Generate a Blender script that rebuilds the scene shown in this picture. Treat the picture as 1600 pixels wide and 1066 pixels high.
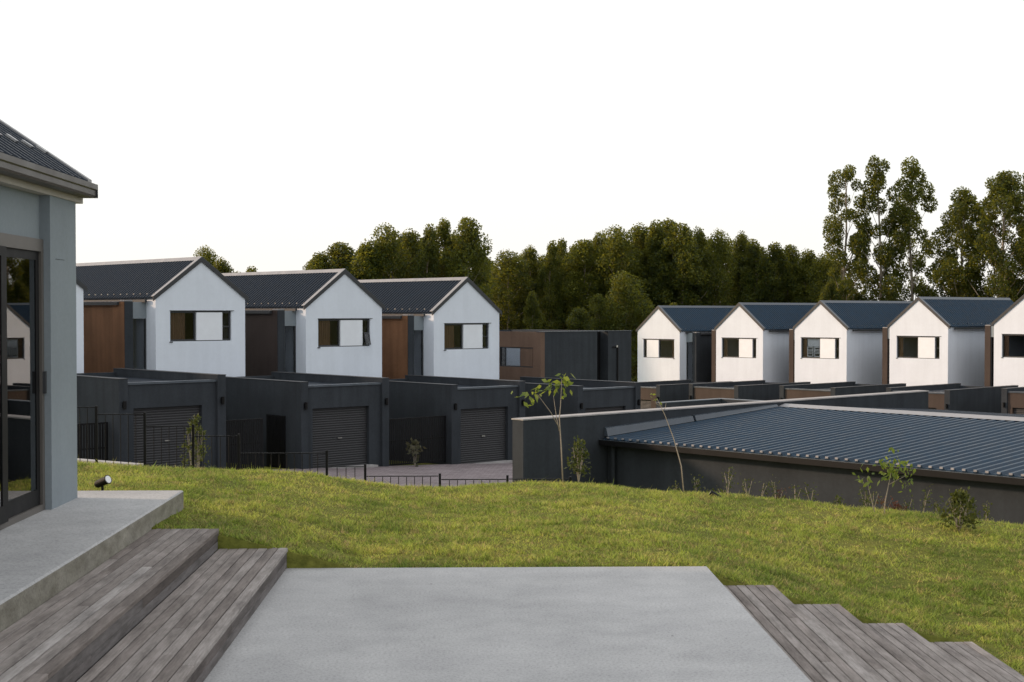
import bpy, math, random
import numpy as np
from mathutils import Vector, Matrix

R = math.radians
scene = bpy.context.scene
for o in list(bpy.data.objects):
    bpy.data.objects.remove(o)

# ------------------------------------------------------------------ camera
EYE = 2.1
cam_d = bpy.data.cameras.new('camera')
cam = bpy.data.objects.new('camera', cam_d)
scene.collection.objects.link(cam)
cam.location = (0, 0, EYE)
cam.rotation_euler = (R(90 - 1.21), 0, R(-1.495))
cam_d.sensor_width = 36.0
cam_d.lens = 36.0 * 2222.0 / 1600.0
cam_d.clip_start = 0.1
cam_d.clip_end = 6000
cam_d.dof.use_dof = True
cam_d.dof.focus_distance = 48.0
cam_d.dof.aperture_fstop = 9.0
scene.camera = cam

# ------------------------------------------------------------------ sky, sun, exposure
SUN_EL, SUN_ROT = 17.0, -80.0          # low sun on the left, just beyond the terrace
world = bpy.data.worlds.new('World')
scene.world = world
world.use_nodes = True
wn = world.node_tree.nodes
wl = world.node_tree.links
sky = wn.new('ShaderNodeTexSky')
sky.sky_type = 'NISHITA'
sky.sun_disc = False
sky.sun_elevation = R(SUN_EL)
sky.sun_rotation = R(SUN_ROT)
sky.air_density = 1.0
sky.dust_density = 2.5
sky.ozone_density = 1.0
veil = wn.new('ShaderNodeMix')          # even white evening haze over the whole sky
veil.data_type = 'RGBA'
veil.inputs[0].default_value = 0.72
wl.new(sky.outputs[0], veil.inputs[6])
veil.inputs[7].default_value = (8.45, 8.3, 8.1, 1)
wl.new(veil.outputs[2], wn['Background'].inputs[0])
wn['Background'].inputs[1].default_value = 0.15

sun_d = bpy.data.lights.new('sun', 'SUN')
sun_d.energy = 3.0
sun_d.angle = R(4.0)
sun_d.color = (1.0, 0.71, 0.49)
sun = bpy.data.objects.new('sun', sun_d)
scene.collection.objects.link(sun)
to_sun = Vector((math.sin(R(SUN_ROT)) * math.cos(R(SUN_EL)), math.cos(R(SUN_ROT)) * math.cos(R(SUN_EL)), math.sin(R(SUN_EL))))
sun.rotation_euler = to_sun.to_track_quat('Z', 'Y').to_euler()

scene.view_settings.view_transform = 'Standard'
scene.view_settings.look = 'None'
scene.view_settings.exposure = 0.05
scene.view_settings.gamma = 1.0

col = scene.collection
GA = R(41.177)                      # the estate's street grid against the terrace
DU = Vector((math.cos(GA), math.sin(GA)))
DV = Vector((-math.sin(GA), math.cos(GA)))
def gw(u, v):
    return (u * DU.x + v * DV.x, u * DU.y + v * DV.y)
def wg(x, y):
    return (x * DU.x + y * DU.y, x * DV.x + y * DV.y)

# ------------------------------------------------------------------ materials
MATS = {}
def new_mat(name, rough=0.8, metal=0.0, spec=0.3):
    m = bpy.data.materials.new(name)
    m.use_nodes = True
    b = m.node_tree.nodes['Principled BSDF']
    b.inputs['Roughness'].default_value = rough
    b.inputs['Metallic'].default_value = metal
    b.inputs['Specular IOR Level'].default_value = spec
    MATS[name] = m
    return m, m.node_tree.nodes, m.node_tree.links, b

def node(ns, t, **kw):
    n = ns.new(t)
    for k, v in kw.items():
        setattr(n, k, v)
    return n

def noise(ns, ls, coord, scale, detail=4, rough=0.55, vec_scale=None):
    n = ns.new('ShaderNodeTexNoise')
    n.inputs['Scale'].default_value = scale
    n.inputs['Detail'].default_value = detail
    n.inputs['Roughness'].default_value = rough
    src = coord
    if vec_scale:
        mp = ns.new('ShaderNodeMapping')
        mp.inputs['Scale'].default_value = vec_scale
        ls.new(coord, mp.inputs['Vector'])
        src = mp.outputs[0]
    ls.new(src, n.inputs['Vector'])
    return n

def ramp(ns, ls, fac, stops):
    r = ns.new('ShaderNodeValToRGB')
    el = r.color_ramp.elements
    while len(el) < len(stops):
        el.new(0.5)
    for e, (p, c) in zip(el, stops):
        e.position = p
        e.color = (*c, 1)
    ls.new(fac, r.inputs[0])
    return r

def mix(ns, ls, fac, a, b, mode='MIX'):
    m = ns.new('ShaderNodeMix')
    m.data_type = 'RGBA'
    m.blend_type = mode
    for s, val in ((0, fac), (6, a), (7, b)):
        if hasattr(val, 'is_linked') or isinstance(val, bpy.types.NodeSocket):
            ls.new(val, m.inputs[s])
        else:
            m.inputs[s].default_value = val if s == 0 else (*val, 1)
    return m.outputs[2]

def bump(ns, ls, b, h, strength, dist):
    n = ns.new('ShaderNodeBump')
    n.inputs['Strength'].default_value = strength
    n.inputs['Distance'].default_value = dist
    ls.new(h, n.inputs['Height'])
    ls.new(n.outputs[0], b.inputs['Normal'])

def sc3(c, k):
    return tuple(x * k for x in c)

def plaster(name, c, var=0.12, scale=18, bumpd=0.004, rough=0.9, streak=0.0):
    m, ns, ls, b = new_mat(name, rough, 0, 0.2)
    g = ns.new('ShaderNodeNewGeometry')
    co = g.outputs['Position']
    n1 = noise(ns, ls, co, 0.9, 4)
    n2 = noise(ns, ls, co, scale, 4)
    r1 = ramp(ns, ls, n1.outputs[0], [(0.3, sc3(c, 1 - var)), (0.7, sc3(c, 1 + var))])
    r2 = ramp(ns, ls, n2.outputs[0], [(0.3, (1 - var,) * 3), (0.7, (1.0, 1.0, 1.0))])
    out = mix(ns, ls, 1.0, r1.outputs[0], r2.outputs[0], 'MULTIPLY')
    if streak:
        n3 = noise(ns, ls, co, 1.0, 3, 0.5, (3.5, 3.5, 0.25))
        r3 = ramp(ns, ls, n3.outputs[0], [(0.35, (1 - streak,) * 3), (0.6, (1, 1, 1))])
        out = mix(ns, ls, 1.0, out, r3.outputs[0], 'MULTIPLY')
    ls.new(out, b.inputs['Base Color'])
    n4 = noise(ns, ls, co, scale * 5, 3)
    bump(ns, ls, b, n4.outputs[0], 0.5, bumpd)
    return m

plaster('white_plaster', (0.73, 0.79, 0.88), 0.03, 8, 0.003, streak=0.035)
plaster('charcoal_plaster', (0.042, 0.049, 0.058), 0.14, 14, 0.004, streak=0.16)
plaster('grey_plaster', (0.25, 0.288, 0.318), 0.07, 26, 0.006, streak=0.04)
plaster('dark_cladding', (0.050, 0.036, 0.032), 0.12, 20, 0.003, 0.7, streak=0.15)
plaster('taupe_plaster', (0.075, 0.058, 0.050), 0.10, 16, 0.003, streak=0.1)  # charcoal walls with warm low sunlight put into the colour
plaster('brown_plaster', (0.16, 0.105, 0.078), 0.10, 16, 0.003, streak=0.1)
plaster('rust_cladding', (0.215, 0.105, 0.052), 0.16, 20, 0.003, 0.7, streak=0.22)
plaster('interior_plaster', (0.14, 0.11, 0.09), 0.05)
plaster('interior_floor', (0.12, 0.10, 0.08), 0.1)
plaster('bark', (0.36, 0.31, 0.25), 0.3, 6, 0.02, streak=0.3)
plaster('twig', (0.36, 0.31, 0.25), 0.2, 30, 0.002)
plaster('soil', (0.075, 0.055, 0.038), 0.3, 9, 0.03)

def paint(name, c, rough=0.45, metal=0.0, var=0.15, spec=0.4):
    m, ns, ls, b = new_mat(name, rough, metal, spec)
    g = ns.new('ShaderNodeNewGeometry')
    n1 = noise(ns, ls, g.outputs['Position'], 3.0, 5)
    r1 = ramp(ns, ls, n1.outputs[0], [(0.3, sc3(c, 1 - var)), (0.7, sc3(c, 1 + var))])
    ls.new(r1.outputs[0], b.inputs['Base Color'])
    rr = ramp(ns, ls, n1.outputs[0], [(0.3, (rough * 0.85,) * 3), (0.7, (min(1, rough * 1.15),) * 3)])
    ls.new(rr.outputs[0], b.inputs['Roughness'])
    return m
paint('roof_metal', (0.017, 0.025, 0.038), 0.5, 0.0, 0.2, 0.15)
paint('blue_roof_metal', (0.012, 0.036, 0.066), 0.45, 0.0, 0.2, 0.20)
paint('flashing_metal', (0.06, 0.075, 0.095), 0.35, 0.0, 0.15, 0.5)
paint('pale_flashing', (0.25, 0.25, 0.26), 0.45, 0.0, 0.15, 0.5)
paint('dark_trim', (0.035, 0.038, 0.043), 0.5, 0.0, 0.15, 0.4)
paint('black_metal', (0.009, 0.009, 0.010), 0.5, 0.0, 0.15, 0.15)
paint('roller_door', (0.038, 0.039, 0.042), 0.5, 0.0, 0.08, 0.3)
paint('cream_trim', (0.42, 0.39, 0.35), 0.6, 0.0, 0.06, 0.3)
paint('bronze_frame', (0.11, 0.10, 0.092), 0.45, 0.0, 0.08, 0.4)
paint('brown_gutter', (0.060, 0.052, 0.047), 0.4, 0.0, 0.1, 0.4)
paint('white_panel', (0.80, 0.84, 0.90), 0.6, 0.0, 0.03, 0.3)
paint('kerb_concrete', (0.34, 0.33, 0.33), 0.9, 0.0, 0.15, 0.2)
paint('steel', (0.5, 0.5, 0.5), 0.3, 1.0, 0.05, 0.5)
paint('curtain', (0.20, 0.12, 0.075), 0.95, 0.0, 0.1, 0.1)

def glass(name, tint, ior, transp=0.75):
    m, ns, ls, b = new_mat(name)
    ns.remove(b)
    out = ns['Material Output']
    fr = ns.new('ShaderNodeFresnel')
    fr.inputs['IOR'].default_value = ior
    tr = ns.new('ShaderNodeBsdfTransparent')
    tr.inputs[0].default_value = (*sc3(tint, transp), 1)
    gl = ns.new('ShaderNodeBsdfGlossy')
    gl.inputs['Roughness'].default_value = 0.01
    gl.inputs['Color'].default_value = (0.95, 0.95, 0.95, 1)
    mx = ns.new('ShaderNodeMixShader')
    ls.new(fr.outputs[0], mx.inputs[0])
    ls.new(tr.outputs[0], mx.inputs[1])
    ls.new(gl.outputs[0], mx.inputs[2])
    ls.new(mx.outputs[0], out.inputs[0])
    return m
glass('window_glass', (0.93, 0.95, 0.97), 1.32, 0.93)
glass('door_glass', (0.72, 0.75, 0.75), 2.0, 0.7)

def concrete_mat():
    m, ns, ls, b = new_mat('terrace_concrete', 0.88, 0, 0.25)
    g = ns.new('ShaderNodeNewGeometry')
    co = g.outputs['Position']
    n1 = noise(ns, ls, co, 0.55, 6, 0.6)
    n2 = noise(ns, ls, co, 2.3, 5, 0.65)
    n3 = noise(ns, ls, co, 55, 3, 0.7)
    r1 = ramp(ns, ls, n1.outputs[0], [(0.32, (0.385, 0.39, 0.395)), (0.68, (0.475, 0.48, 0.485))])
    r2 = ramp(ns, ls, n2.outputs[0], [(0.28, (0.82, 0.82, 0.83)), (0.62, (1.0, 1.0, 1.0))])
    r3 = ramp(ns, ls, n3.outputs[0], [(0.32, (0.70, 0.70, 0.70)), (0.5, (1, 1, 1)), (0.72, (1.12, 1.12, 1.12))])
    c = mix(ns, ls, 1.0, r1.outputs[0], r2.outputs[0], 'MULTIPLY')
    c = mix(ns, ls, 1.0, c, r3.outputs[0], 'MULTIPLY')
    # a few dark aggregate spots
    vo = ns.new('ShaderNodeTexVoronoi')
    vo.inputs['Scale'].default_value = 2.6
    ls.new(co, vo.inputs['Vector'])
    r4 = ramp(ns, ls, vo.outputs['Distance'], [(0.018, (0.35, 0.33, 0.31)), (0.032, (1, 1, 1))])
    c = mix(ns, ls, 1.0, c, r4.outputs[0], 'MULTIPLY')
    # greenish-brown staining on the cast sides
    sx = ns.new('ShaderNodeSeparateXYZ')
    ls.new(g.outputs['True Normal'], sx.inputs[0])
    n5 = noise(ns, ls, co, 5.0, 5, 0.6, (1, 1, 2.2))
    stain = ramp(ns, ls, n5.outputs[0], [(0.3, (0.42, 0.39, 0.31)), (0.7, (0.72, 0.68, 0.58))])
    side = node(ns, 'ShaderNodeMath', operation='LESS_THAN')
    ls.new(sx.outputs['Z'], side.inputs[0])
    side.inputs[1].default_value = 0.5
    c2 = mix(ns, ls, 1.0, c, stain.outputs[0], 'MULTIPLY')
    c = mix(ns, ls, side.outputs[0], c, c2)
    ls.new(c, b.inputs['Base Color'])
    bump(ns, ls, b, n3.outputs[0], 0.5, 0.004)
concrete_mat()

def wood_mat(name, tones):
    m, ns, ls, b = new_mat(name, 0.85, 0, 0.2)
    oi = ns.new('ShaderNodeObjectInfo')
    tc = ns.new('ShaderNodeTexCoord')
    ad = node(ns, 'ShaderNodeVectorMath', operation='ADD')
    cmb = ns.new('ShaderNodeCombineXYZ')
    ml = node(ns, 'ShaderNodeMath', operation='MULTIPLY')
    ls.new(oi.outputs['Random'], ml.inputs[0])
    ml.inputs[1].default_value = 60.0
    ls.new(ml.outputs[0], cmb.inputs['Y'])
    ls.new(tc.outputs['Object'], ad.inputs[0])
    ls.new(cmb.outputs[0], ad.inputs[1])
    co = ad.outputs[0]
    grain = noise(ns, ls, co, 1.0, 8, 0.72, (95, 3.5, 40))
    patch = noise(ns, ls, co, 1.0, 7, 0.7, (9, 1.7, 9))
    base = ramp(ns, ls, oi.outputs['Random'], [(0.0, tones[0]), (0.35, tones[1]), (0.7, tones[2]), (1.0, tones[3])])
    gr = ramp(ns, ls, grain.outputs[0], [(0.28, (0.62, 0.60, 0.58)), (0.6, (1.05, 1.05, 1.05))])
    pt = ramp(ns, ls, patch.outputs[0], [(0.3, (0.46, 0.45, 0.46)), (0.5, (0.95, 0.95, 0.96)), (0.72, (1.38, 1.38, 1.42))])
    c = mix(ns, ls, 1.0, base.outputs[0], gr.outputs[0], 'MULTIPLY')
    c = mix(ns, ls, 1.0, c, pt.outputs[0], 'MULTIPLY')
    ls.new(c, b.inputs['Base Color'])
    bump(ns, ls, b, grain.outputs[0], 0.6, 0.003)
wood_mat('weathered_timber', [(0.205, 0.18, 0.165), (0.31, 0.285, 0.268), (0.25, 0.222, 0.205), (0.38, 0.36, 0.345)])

wood_mat('riser_timber', [(0.10, 0.085, 0.078), (0.16, 0.15, 0.148), (0.12, 0.10, 0.092), (0.185, 0.18, 0.182)])  # tread tones darkened, painting in the shade on the riser faces

def leaf_mat(name, cols, transl, tr_col, sp=0.25, rough=0.55):
    m, ns, ls, b = new_mat(name, rough, 0, sp)
    g = ns.new('ShaderNodeNewGeometry')
    n1 = noise(ns, ls, g.outputs['Position'], 0.35, 3)
    r = ramp(ns, ls, g.outputs['Random Per Island'], [(0.0, cols[0]), (0.5, cols[1]), (1.0, cols[2])])
    r2 = ramp(ns, ls, n1.outputs[0], [(0.3, (0.65, 0.75, 0.8)), (0.7, (1.3, 1.22, 1.0))])
    c = mix(ns, ls, 1.0, r.outputs[0], r2.outputs[0], 'MULTIPLY')
    oi = ns.new('ShaderNodeObjectInfo')
    r3 = ramp(ns, ls, oi.outputs['Random'], [(0.0, (0.62, 0.72, 0.85)), (0.5, (1.0, 1.0, 1.0)), (1.0, (1.5, 1.3, 0.95))])
    c = mix(ns, ls, 1.0, c, r3.outputs[0], 'MULTIPLY')
    ls.new(c, b.inputs['Base Color'])
    t = ns.new('ShaderNodeBsdfTranslucent')
    t.inputs[0].default_value = (*tr_col, 1)
    mx = ns.new('ShaderNodeMixShader')
    mx.inputs[0].default_value = transl
    ls.new(b.outputs[0], mx.inputs[1])
    ls.new(t.outputs[0], mx.inputs[2])
    ls.new(mx.outputs[0], ns['Material Output'].inputs[0])
leaf_mat('gum_leaf', [(0.007, 0.017, 0.005), (0.016, 0.031, 0.008), (0.075, 0.095, 0.018)], 0.26, (0.50, 0.49, 0.05))
leaf_mat('bush_leaf', [(0.04, 0.065, 0.012), (0.07, 0.10, 0.02), (0.10, 0.13, 0.03)], 0.35, (0.22, 0.26, 0.04))
leaf_mat('sapling_leaf', [(0.06, 0.10, 0.02), (0.10, 0.15, 0.03), (0.16, 0.19, 0.05)], 0.4, (0.35, 0.42, 0.06))
leaf_mat('dark_leaf', [(0.025, 0.035, 0.012), (0.04, 0.055, 0.015), (0.09, 0.11, 0.03)], 0.3, (0.14, 0.16, 0.03))
leaf_mat('straw_leaf', [(0.12, 0.10, 0.06), (0.06, 0.06, 0.03), (0.20, 0.17, 0.11)], 0.3, (0.16, 0.14, 0.07))
leaf_mat('red_leaf', [(0.06, 0.02, 0.02), (0.09, 0.04, 0.03), (0.06, 0.06, 0.02)], 0.3, (0.2, 0.08, 0.05))

def grass_mat():
    m, ns, ls, b = new_mat('grass_blade', 0.6, 0, 0.2)
    g = ns.new('ShaderNodeNewGeometry')
    co = g.outputs['Position']
    n1 = noise(ns, ls, co, 0.75, 4, 0.6)
    n2 = noise(ns, ls, co, 7.5, 5, 0.7)
    n3 = noise(ns, ls, co, 2.1, 5, 0.65)
    big = ramp(ns, ls, n1.outputs[0], [(0.34, (0.235, 0.33, 0.062)), (0.52, (0.395, 0.48, 0.092)), (0.68, (0.55, 0.58, 0.13))])
    dry = ramp(ns, ls, n2.outputs[0], [(0.47, (0, 0, 0)), (0.64, (0.9, 0.9, 0.9))])
    c = mix(ns, ls, dry.outputs[0], big.outputs[0], (0.42, 0.33, 0.165))
    drk = ramp(ns, ls, n3.outputs[0], [(0.36, (0.72, 0.77, 0.72)), (0.52, (1, 1, 1))])
    c = mix(ns, ls, 1.0, c, drk.outputs[0], 'MULTIPLY')
    rnd = ramp(ns, ls, g.outputs['Random Per Island'], [(0.0, (0.42, 0.46, 0.42)), (0.8, (1.18, 1.15, 1.08)), (0.93, (1.35, 1.2, 1.1)), (1.0, (1.5, 1.2, 1.5))])
    c = mix(ns, ls, 1.0, c, rnd.outputs[0], 'MULTIPLY')
    ls.new(c, b.inputs['Base Color'])
    t = ns.new('ShaderNodeBsdfTranslucent')
    ls.new(c, t.inputs[0])
    mx = ns.new('ShaderNodeMixShader')
    mx.inputs[0].default_value = 0.35
    ls.new(b.outputs[0], mx.inputs[1])
    ls.new(t.outputs[0], mx.inputs[2])
    ls.new(mx.outputs[0], ns['Material Output'].inputs[0])
grass_mat()

def ground_mat():
    m, ns, ls, b = new_mat('turf_ground', 0.95, 0, 0.1)
    g = ns.new('ShaderNodeNewGeometry')
    co = g.outputs['Position']
    n1 = noise(ns, ls, co, 0.75, 5, 0.6)
    n2 = noise(ns, ls, co, 14, 5, 0.7)
    r1 = ramp(ns, ls, n1.outputs[0], [(0.34, (0.12, 0.145, 0.028)), (0.7, (0.20, 0.195, 0.05))])
    r2 = ramp(ns, ls, n2.outputs[0], [(0.3, (0.5, 0.5, 0.45)), (0.7, (1.15, 1.1, 1.0))])
    c = mix(ns, ls, 1.0, r1.outputs[0], r2.outputs[0], 'MULTIPLY')
    ls.new(c, b.inputs['Base Color'])
    bump(ns, ls, b, n2.outputs[0], 0.8, 0.03)
ground_mat()

def paver_mat():
    m, ns, ls, b = new_mat('street_pavers', 0.9, 0, 0.2)
    g = ns.new('ShaderNodeNewGeometry')
    mp = ns.new('ShaderNodeMapping')
    mp.inputs['Rotation'].default_value = (0, 0, -GA)
    ls.new(g.outputs['Position'], mp.inputs[0])
    br = ns.new('ShaderNodeTexBrick')
    br.inputs['Scale'].default_value = 1.0
    br.inputs['Brick Width'].default_value = 0.21
    br.inputs['Row Height'].default_value = 0.105
    br.inputs['Mortar Size'].default_value = 0.006
    br.inputs['Color1'].default_value = (0.20, 0.165, 0.175, 1)
    br.inputs['Color2'].default_value = (0.27, 0.235, 0.245, 1)
    br.inputs['Mortar'].default_value = (0.09, 0.08, 0.08, 1)
    ls.new(mp.outputs[0], br.inputs[0])
    n1 = noise(ns, ls, g.outputs['Position'], 1.2, 5)
    r1 = ramp(ns, ls, n1.outputs[0], [(0.3, (0.8, 0.8, 0.8)), (0.7, (1.1, 1.1, 1.1))])
    c = mix(ns, ls, 1.0, br.outputs[0], r1.outputs[0], 'MULTIPLY')
    ls.new(c, b.inputs['Base Color'])
paver_mat()

def lens_mat():
    m, ns, ls, b = new_mat('lamp_lens', 0.25, 0, 0.6)
    g = ns.new('ShaderNodeNewGeometry')
    n1 = noise(ns, ls, g.outputs['Position'], 120, 2)
    r1 = ramp(ns, ls, n1.outputs[0], [(0.3, (0.72, 0.74, 0.78)), (0.7, (0.82, 0.83, 0.86))])
    ls.new(r1.outputs[0], b.inputs['Base Color'])
lens_mat()

# ------------------------------------------------------------------ mesh helpers
class MB:
    def __init__(self):
        self.v = []
        self.f = []
    def add(self, vs, fs):
        n = len(self.v)
        self.v += [tuple(p) for p in vs]
        self.f += [tuple(i + n for i in f) for f in fs]
        return self
    def box(self, x0, x1, y0, y1, z0, z1):
        vs = [(x0, y0, z0), (x1, y0, z0), (x1, y1, z0), (x0, y1, z0), (x0, y0, z1), (x1, y0, z1), (x1, y1, z1), (x0, y1, z1)]
        return self.add(vs, [(3, 2, 1, 0), (4, 5, 6, 7), (0, 1, 5, 4), (1, 2, 6, 5), (2, 3, 7, 6), (3, 0, 4, 7)])
    def cbox(self, x0, x1, y0, y1, z0, z1, c):
        """box with its top edges chamfered"""
        vs = [(x0, y0, z0), (x1, y0, z0), (x1, y1, z0), (x0, y1, z0),
              (x0, y0, z1 - c), (x1, y0, z1 - c), (x1, y1, z1 - c), (x0, y1, z1 - c),
              (x0 + c, y0 + c, z1), (x1 - c, y0 + c, z1), (x1 - c, y1 - c, z1), (x0 + c, y1 - c, z1)]
        fs = [(3, 2, 1, 0)]
        for a in (0, 4):
            for i in range(4):
                j = (i + 1) % 4
                fs.append((a + i, a + j, a + 4 + j, a + 4 + i))
        fs.append((8, 9, 10, 11))
        return self.add(vs, fs)
    def prism_y(self, poly, y0, y1):
        """x,z polygon pushed along y"""
        n = len(poly)
        vs = [(x, y0, z) for x, z in poly] + [(x, y1, z) for x, z in poly]
        fs = [tuple(range(n)), tuple(reversed(range(n, 2 * n)))]
        fs += [(i, i + n, (i + 1) % n + n, (i + 1) % n) for i in range(n)]
        return self.add(vs, fs)
    def prism_x(self, poly, x0, x1):
        """y,z polygon pushed along x"""
        n = len(poly)
        vs = [(x0, y, z) for y, z in poly] + [(x1, y, z) for y, z in poly]
        fs = [tuple(reversed(range(n))), tuple(range(n, 2 * n))]
        fs += [(i, (i + 1) % n, (i + 1) % n + n, i + n) for i in range(n)]
        return self.add(vs, fs)
    def tube(self, pts, rads, n=8):
        pts = [Vector(p) for p in pts]
        base = len(self.v)
        for i, p in enumerate(pts):
            a = pts[max(0, i - 1)]
            b = pts[min(len(pts) - 1, i + 1)]
            d = (b - a).normalized()
            s = d.orthogonal().normalized() if abs(d.z) > 0.9 else d.cross(Vector((0, 0, 1))).normalized()
            if abs(d.z) > 0.9:
                s = (Vector((1, 0, 0)) - d * d.x).normalized()
            t = d.cross(s)
            for k in range(n):
                an = 2 * math.pi * k / n
                q = p + (s * math.cos(an) + t * math.sin(an)) * rads[i]
                self.v.append(tuple(q))
        for i in range(len(pts) - 1):
            for k in range(n):
                a = base + i * n + k
                b = base + i * n + (k + 1) % n
                self.f.append((a, b, b + n, a + n))
        self.f.append(tuple(base + k for k in reversed(range(n))))
        self.f.append(tuple(base + (len(pts) - 1) * n + k for k in range(n)))
        return self
    def mesh(self, name, mat, smooth=False):
        me = bpy.data.meshes.new(name)
        me.from_pydata(self.v, [], self.f)
        me.materials.append(MATS[mat])
        if smooth:
            me.polygons.foreach_set('use_smooth', [True] * len(me.polygons))
        me.update()
        return me
    def build(self, name, mat, parent=None, smooth=False, loc=None, rot=None, label=None):
        return put(name, self.mesh(name, mat, smooth), parent, loc, rot, label)

def put(name, me, parent=None, loc=None, rot=None, label=None):
    o = bpy.data.objects.new(name, me)
    col.objects.link(o)
    if parent:
        o.parent = parent
    if loc:
        o.location = loc
    if rot:
        o.rotation_euler = rot
    if label:
        o['label'] = label
    return o

def tag(o, label, cat, group=None):
    o['label'] = label
    o['category'] = cat
    if group:
        o['group'] = group
    return o

def thing(name, label, cat, loc, rz=0.0, group=None):
    o = bpy.data.objects.new(name, None)
    o.empty_display_size = 0.3
    col.objects.link(o)
    o.location = loc
    o.rotation_euler = (0, 0, rz)
    return tag(o, label, cat, group)

def structure(o):
    o['kind'] = 'structure'
    return o

def copy_tree(o, parent=None):
    c = o.copy()
    col.objects.link(c)
    c.parent = parent
    for ch in list(o.children):
        copy_tree(ch, c)
    return c

def quads_mesh(name, P, mat):
    """P: (n,k,3) array of k-cornered faces, each its own island"""
    n, k = P.shape[:2]
    me = bpy.data.meshes.new(name)
    me.vertices.add(n * k)
    me.vertices.foreach_set('co', P.reshape(-1).astype(np.float32))
    me.loops.add(n * k)
    me.loops.foreach_set('vertex_index', np.arange(n * k, dtype=np.int32))
    me.polygons.add(n)
    me.polygons.foreach_set('loop_start', np.arange(0, n * k, k, dtype=np.int32))
    me.polygons.foreach_set('loop_total', np.full(n, k, dtype=np.int32))
    me.materials.append(MATS[mat])
    me.update(calc_edges=True)
    return me

# ------------------------------------------------------------------ terrain
NEAR_X = [-60, -2.9, -2.6, -2.1, -1.5, -1.0, 1.8, 2.0, 2.5, 3.05, 3.6, 4.15, 5, 8, 14, 60]
NEAR_Z = [0.45, 0.45, 0.32, 0.27, 0.12, -0.015, -0.02, -0.10, -0.24, -0.40, -0.56, -0.68, -0.74, -0.86, -1.0, -1.4]
CR_X = [-60, -4.975, -4.569, -4.055, -3.36, -2.638, -2.041, -1.431, -0.809, -0.335, 0.143, 0.543, 1.269, 2.077, 3.125, 4.079, 4.861, 5.626, 6.735, 8.131, 60]
CR_Y = [14.0, 16.31, 16.49, 16.70, 16.95, 17.17, 17.33, 17.47, 17.58, 17.65, 17.71, 17.75, 17.80, 17.82, 17.79, 17.71, 17.61, 17.48, 17.23, 16.83, 12]
CR_Z = [0.6, 0.342, 0.314, 0.275, 0.223, 0.158, 0.099, -0.005, -0.085, -0.103, -0.08, -0.07, -0.078, -0.139, -0.228, -0.31, -0.387, -0.443, -0.538, -0.659, -1.2]
SL_X = [-60, -6, -3, 0, 2, 60]
SL_S = [0.10, 0.15, 0.22, 0.27, 0.20, 0.16]

def street_z(u, v):
    return np.clip(-3.13 - 0.05 * (u - 27.9) - 0.026 * (v - 38.3), -5.6, -1.2)

def ground_z(X, Y):
    X = np.asarray(X, float)
    Y = np.asarray(Y, float)
    zn = np.interp(X, NEAR_X, NEAR_Z)
    yc = np.interp(X, CR_X, CR_Y)
    zc = np.interp(X, CR_X, CR_Z)
    sl = np.interp(X, SL_X, SL_S)
    t = np.clip((Y - 11.7) / (yc - 11.7), 0, 1)
    t = t * t * (3 - 2 * t) * 0.5 + t * 0.5
    lawn = zn * (1 - t) + zc * t
    d = np.clip(Y - yc, 0, None)
    lawn = lawn - sl * d * np.clip(d / 0.8, 0.5, 1) - 0.022 * d * d
    lawn = lawn + 0.012 * np.sin(X * 2.1 + Y * 0.7) * np.sin(Y * 2.6 - X * 0.4) * (Y > 11.75)
    u = X * DU.x + Y * DU.y
    v = X * DV.x + Y * DV.y
    st = street_z(u, v)
    z = np.maximum(lawn, st)
    under = (Y < 11.6) & (X > -2.7) & (X < 4.05)
    z = np.where(under, -1.2, z)
    house = (Y < 12.75) & (X <= -2.7) & (X > -9.4)
    z = np.where(house, -0.4, z)
    return z

def make_ground():
    xs = np.concatenate([[-3000, -1500, -700, -350, -200, -120, -80, -50, -30, -20, -15, -12, -10, -8.5, -7.5], np.arange(-7, -2.8, 0.2), [-2.72, -2.68], np.arange(-2.6, 4.0, 0.2), [4.02, 4.07], np.arange(4.2, 10.1, 0.2),
                         [10.8, 12, 14, 17, 21, 26, 32, 40, 50, 65, 85, 120, 200, 350, 700, 1500, 3000]])
    ys = np.concatenate([[-3000, -1500, -600, -200, -60, -20, -8, -3, 0, 3, 5, 7, 8.5, 10, 11], [11.56, 11.63], np.arange(11.8, 12.65, 0.2), [12.72, 12.78], np.arange(12.9, 24, 0.2),
                         np.arange(24.5, 40, 1.0), [42, 45, 50, 56, 64, 74, 86, 100, 115, 130, 160, 220, 350, 700, 1500, 3000]])
    X, Y = np.meshgrid(xs, ys)
    Z = ground_z(X, Y)
    nx, ny = len(xs), len(ys)
    vs = np.stack([X, Y, Z], -1).reshape(-1, 3)
    fs = [(j * nx + i, j * nx + i + 1, (j + 1) * nx + i + 1, (j + 1) * nx + i) for j in range(ny - 1) for i in range(nx - 1)]
    b = MB()
    b.v = [tuple(p) for p in vs]
    b.f = fs
    structure(b.build('ground', 'turf_ground', smooth=True))
make_ground()

# paved street in front of the garages
def make_street():
    b = MB()
    us = np.linspace(8, 62.6, 30)
    vs_ = np.linspace(29.5, 38.6, 8)
    for v in vs_:
        for u in us:
            x, y = gw(u, v)
            b.v.append((x, y, float(street_z(u, v)) + 0.03))
    n = len(us)
    b.f = [(j * n + i, j * n + i + 1, (j + 1) * n + i + 1, (j + 1) * n + i) for j in range(len(vs_) - 1) for i in range(n - 1)]
    structure(b.build('paved_street', 'street_pavers'))
make_street()

# ------------------------------------------------------------------ terrace
TY0, TY1 = -3.0, 11.62
structure(MB().cbox(-9.4, -2.635, TY0, 12.9, 0.10, 0.48, 0.012).build('upper_terrace', 'terrace_concrete'))
structure(MB().cbox(-1.56, 1.91, TY0, TY1, -0.50, 0.0, 0.008).build('lower_terrace', 'terrace_concrete'))

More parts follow.
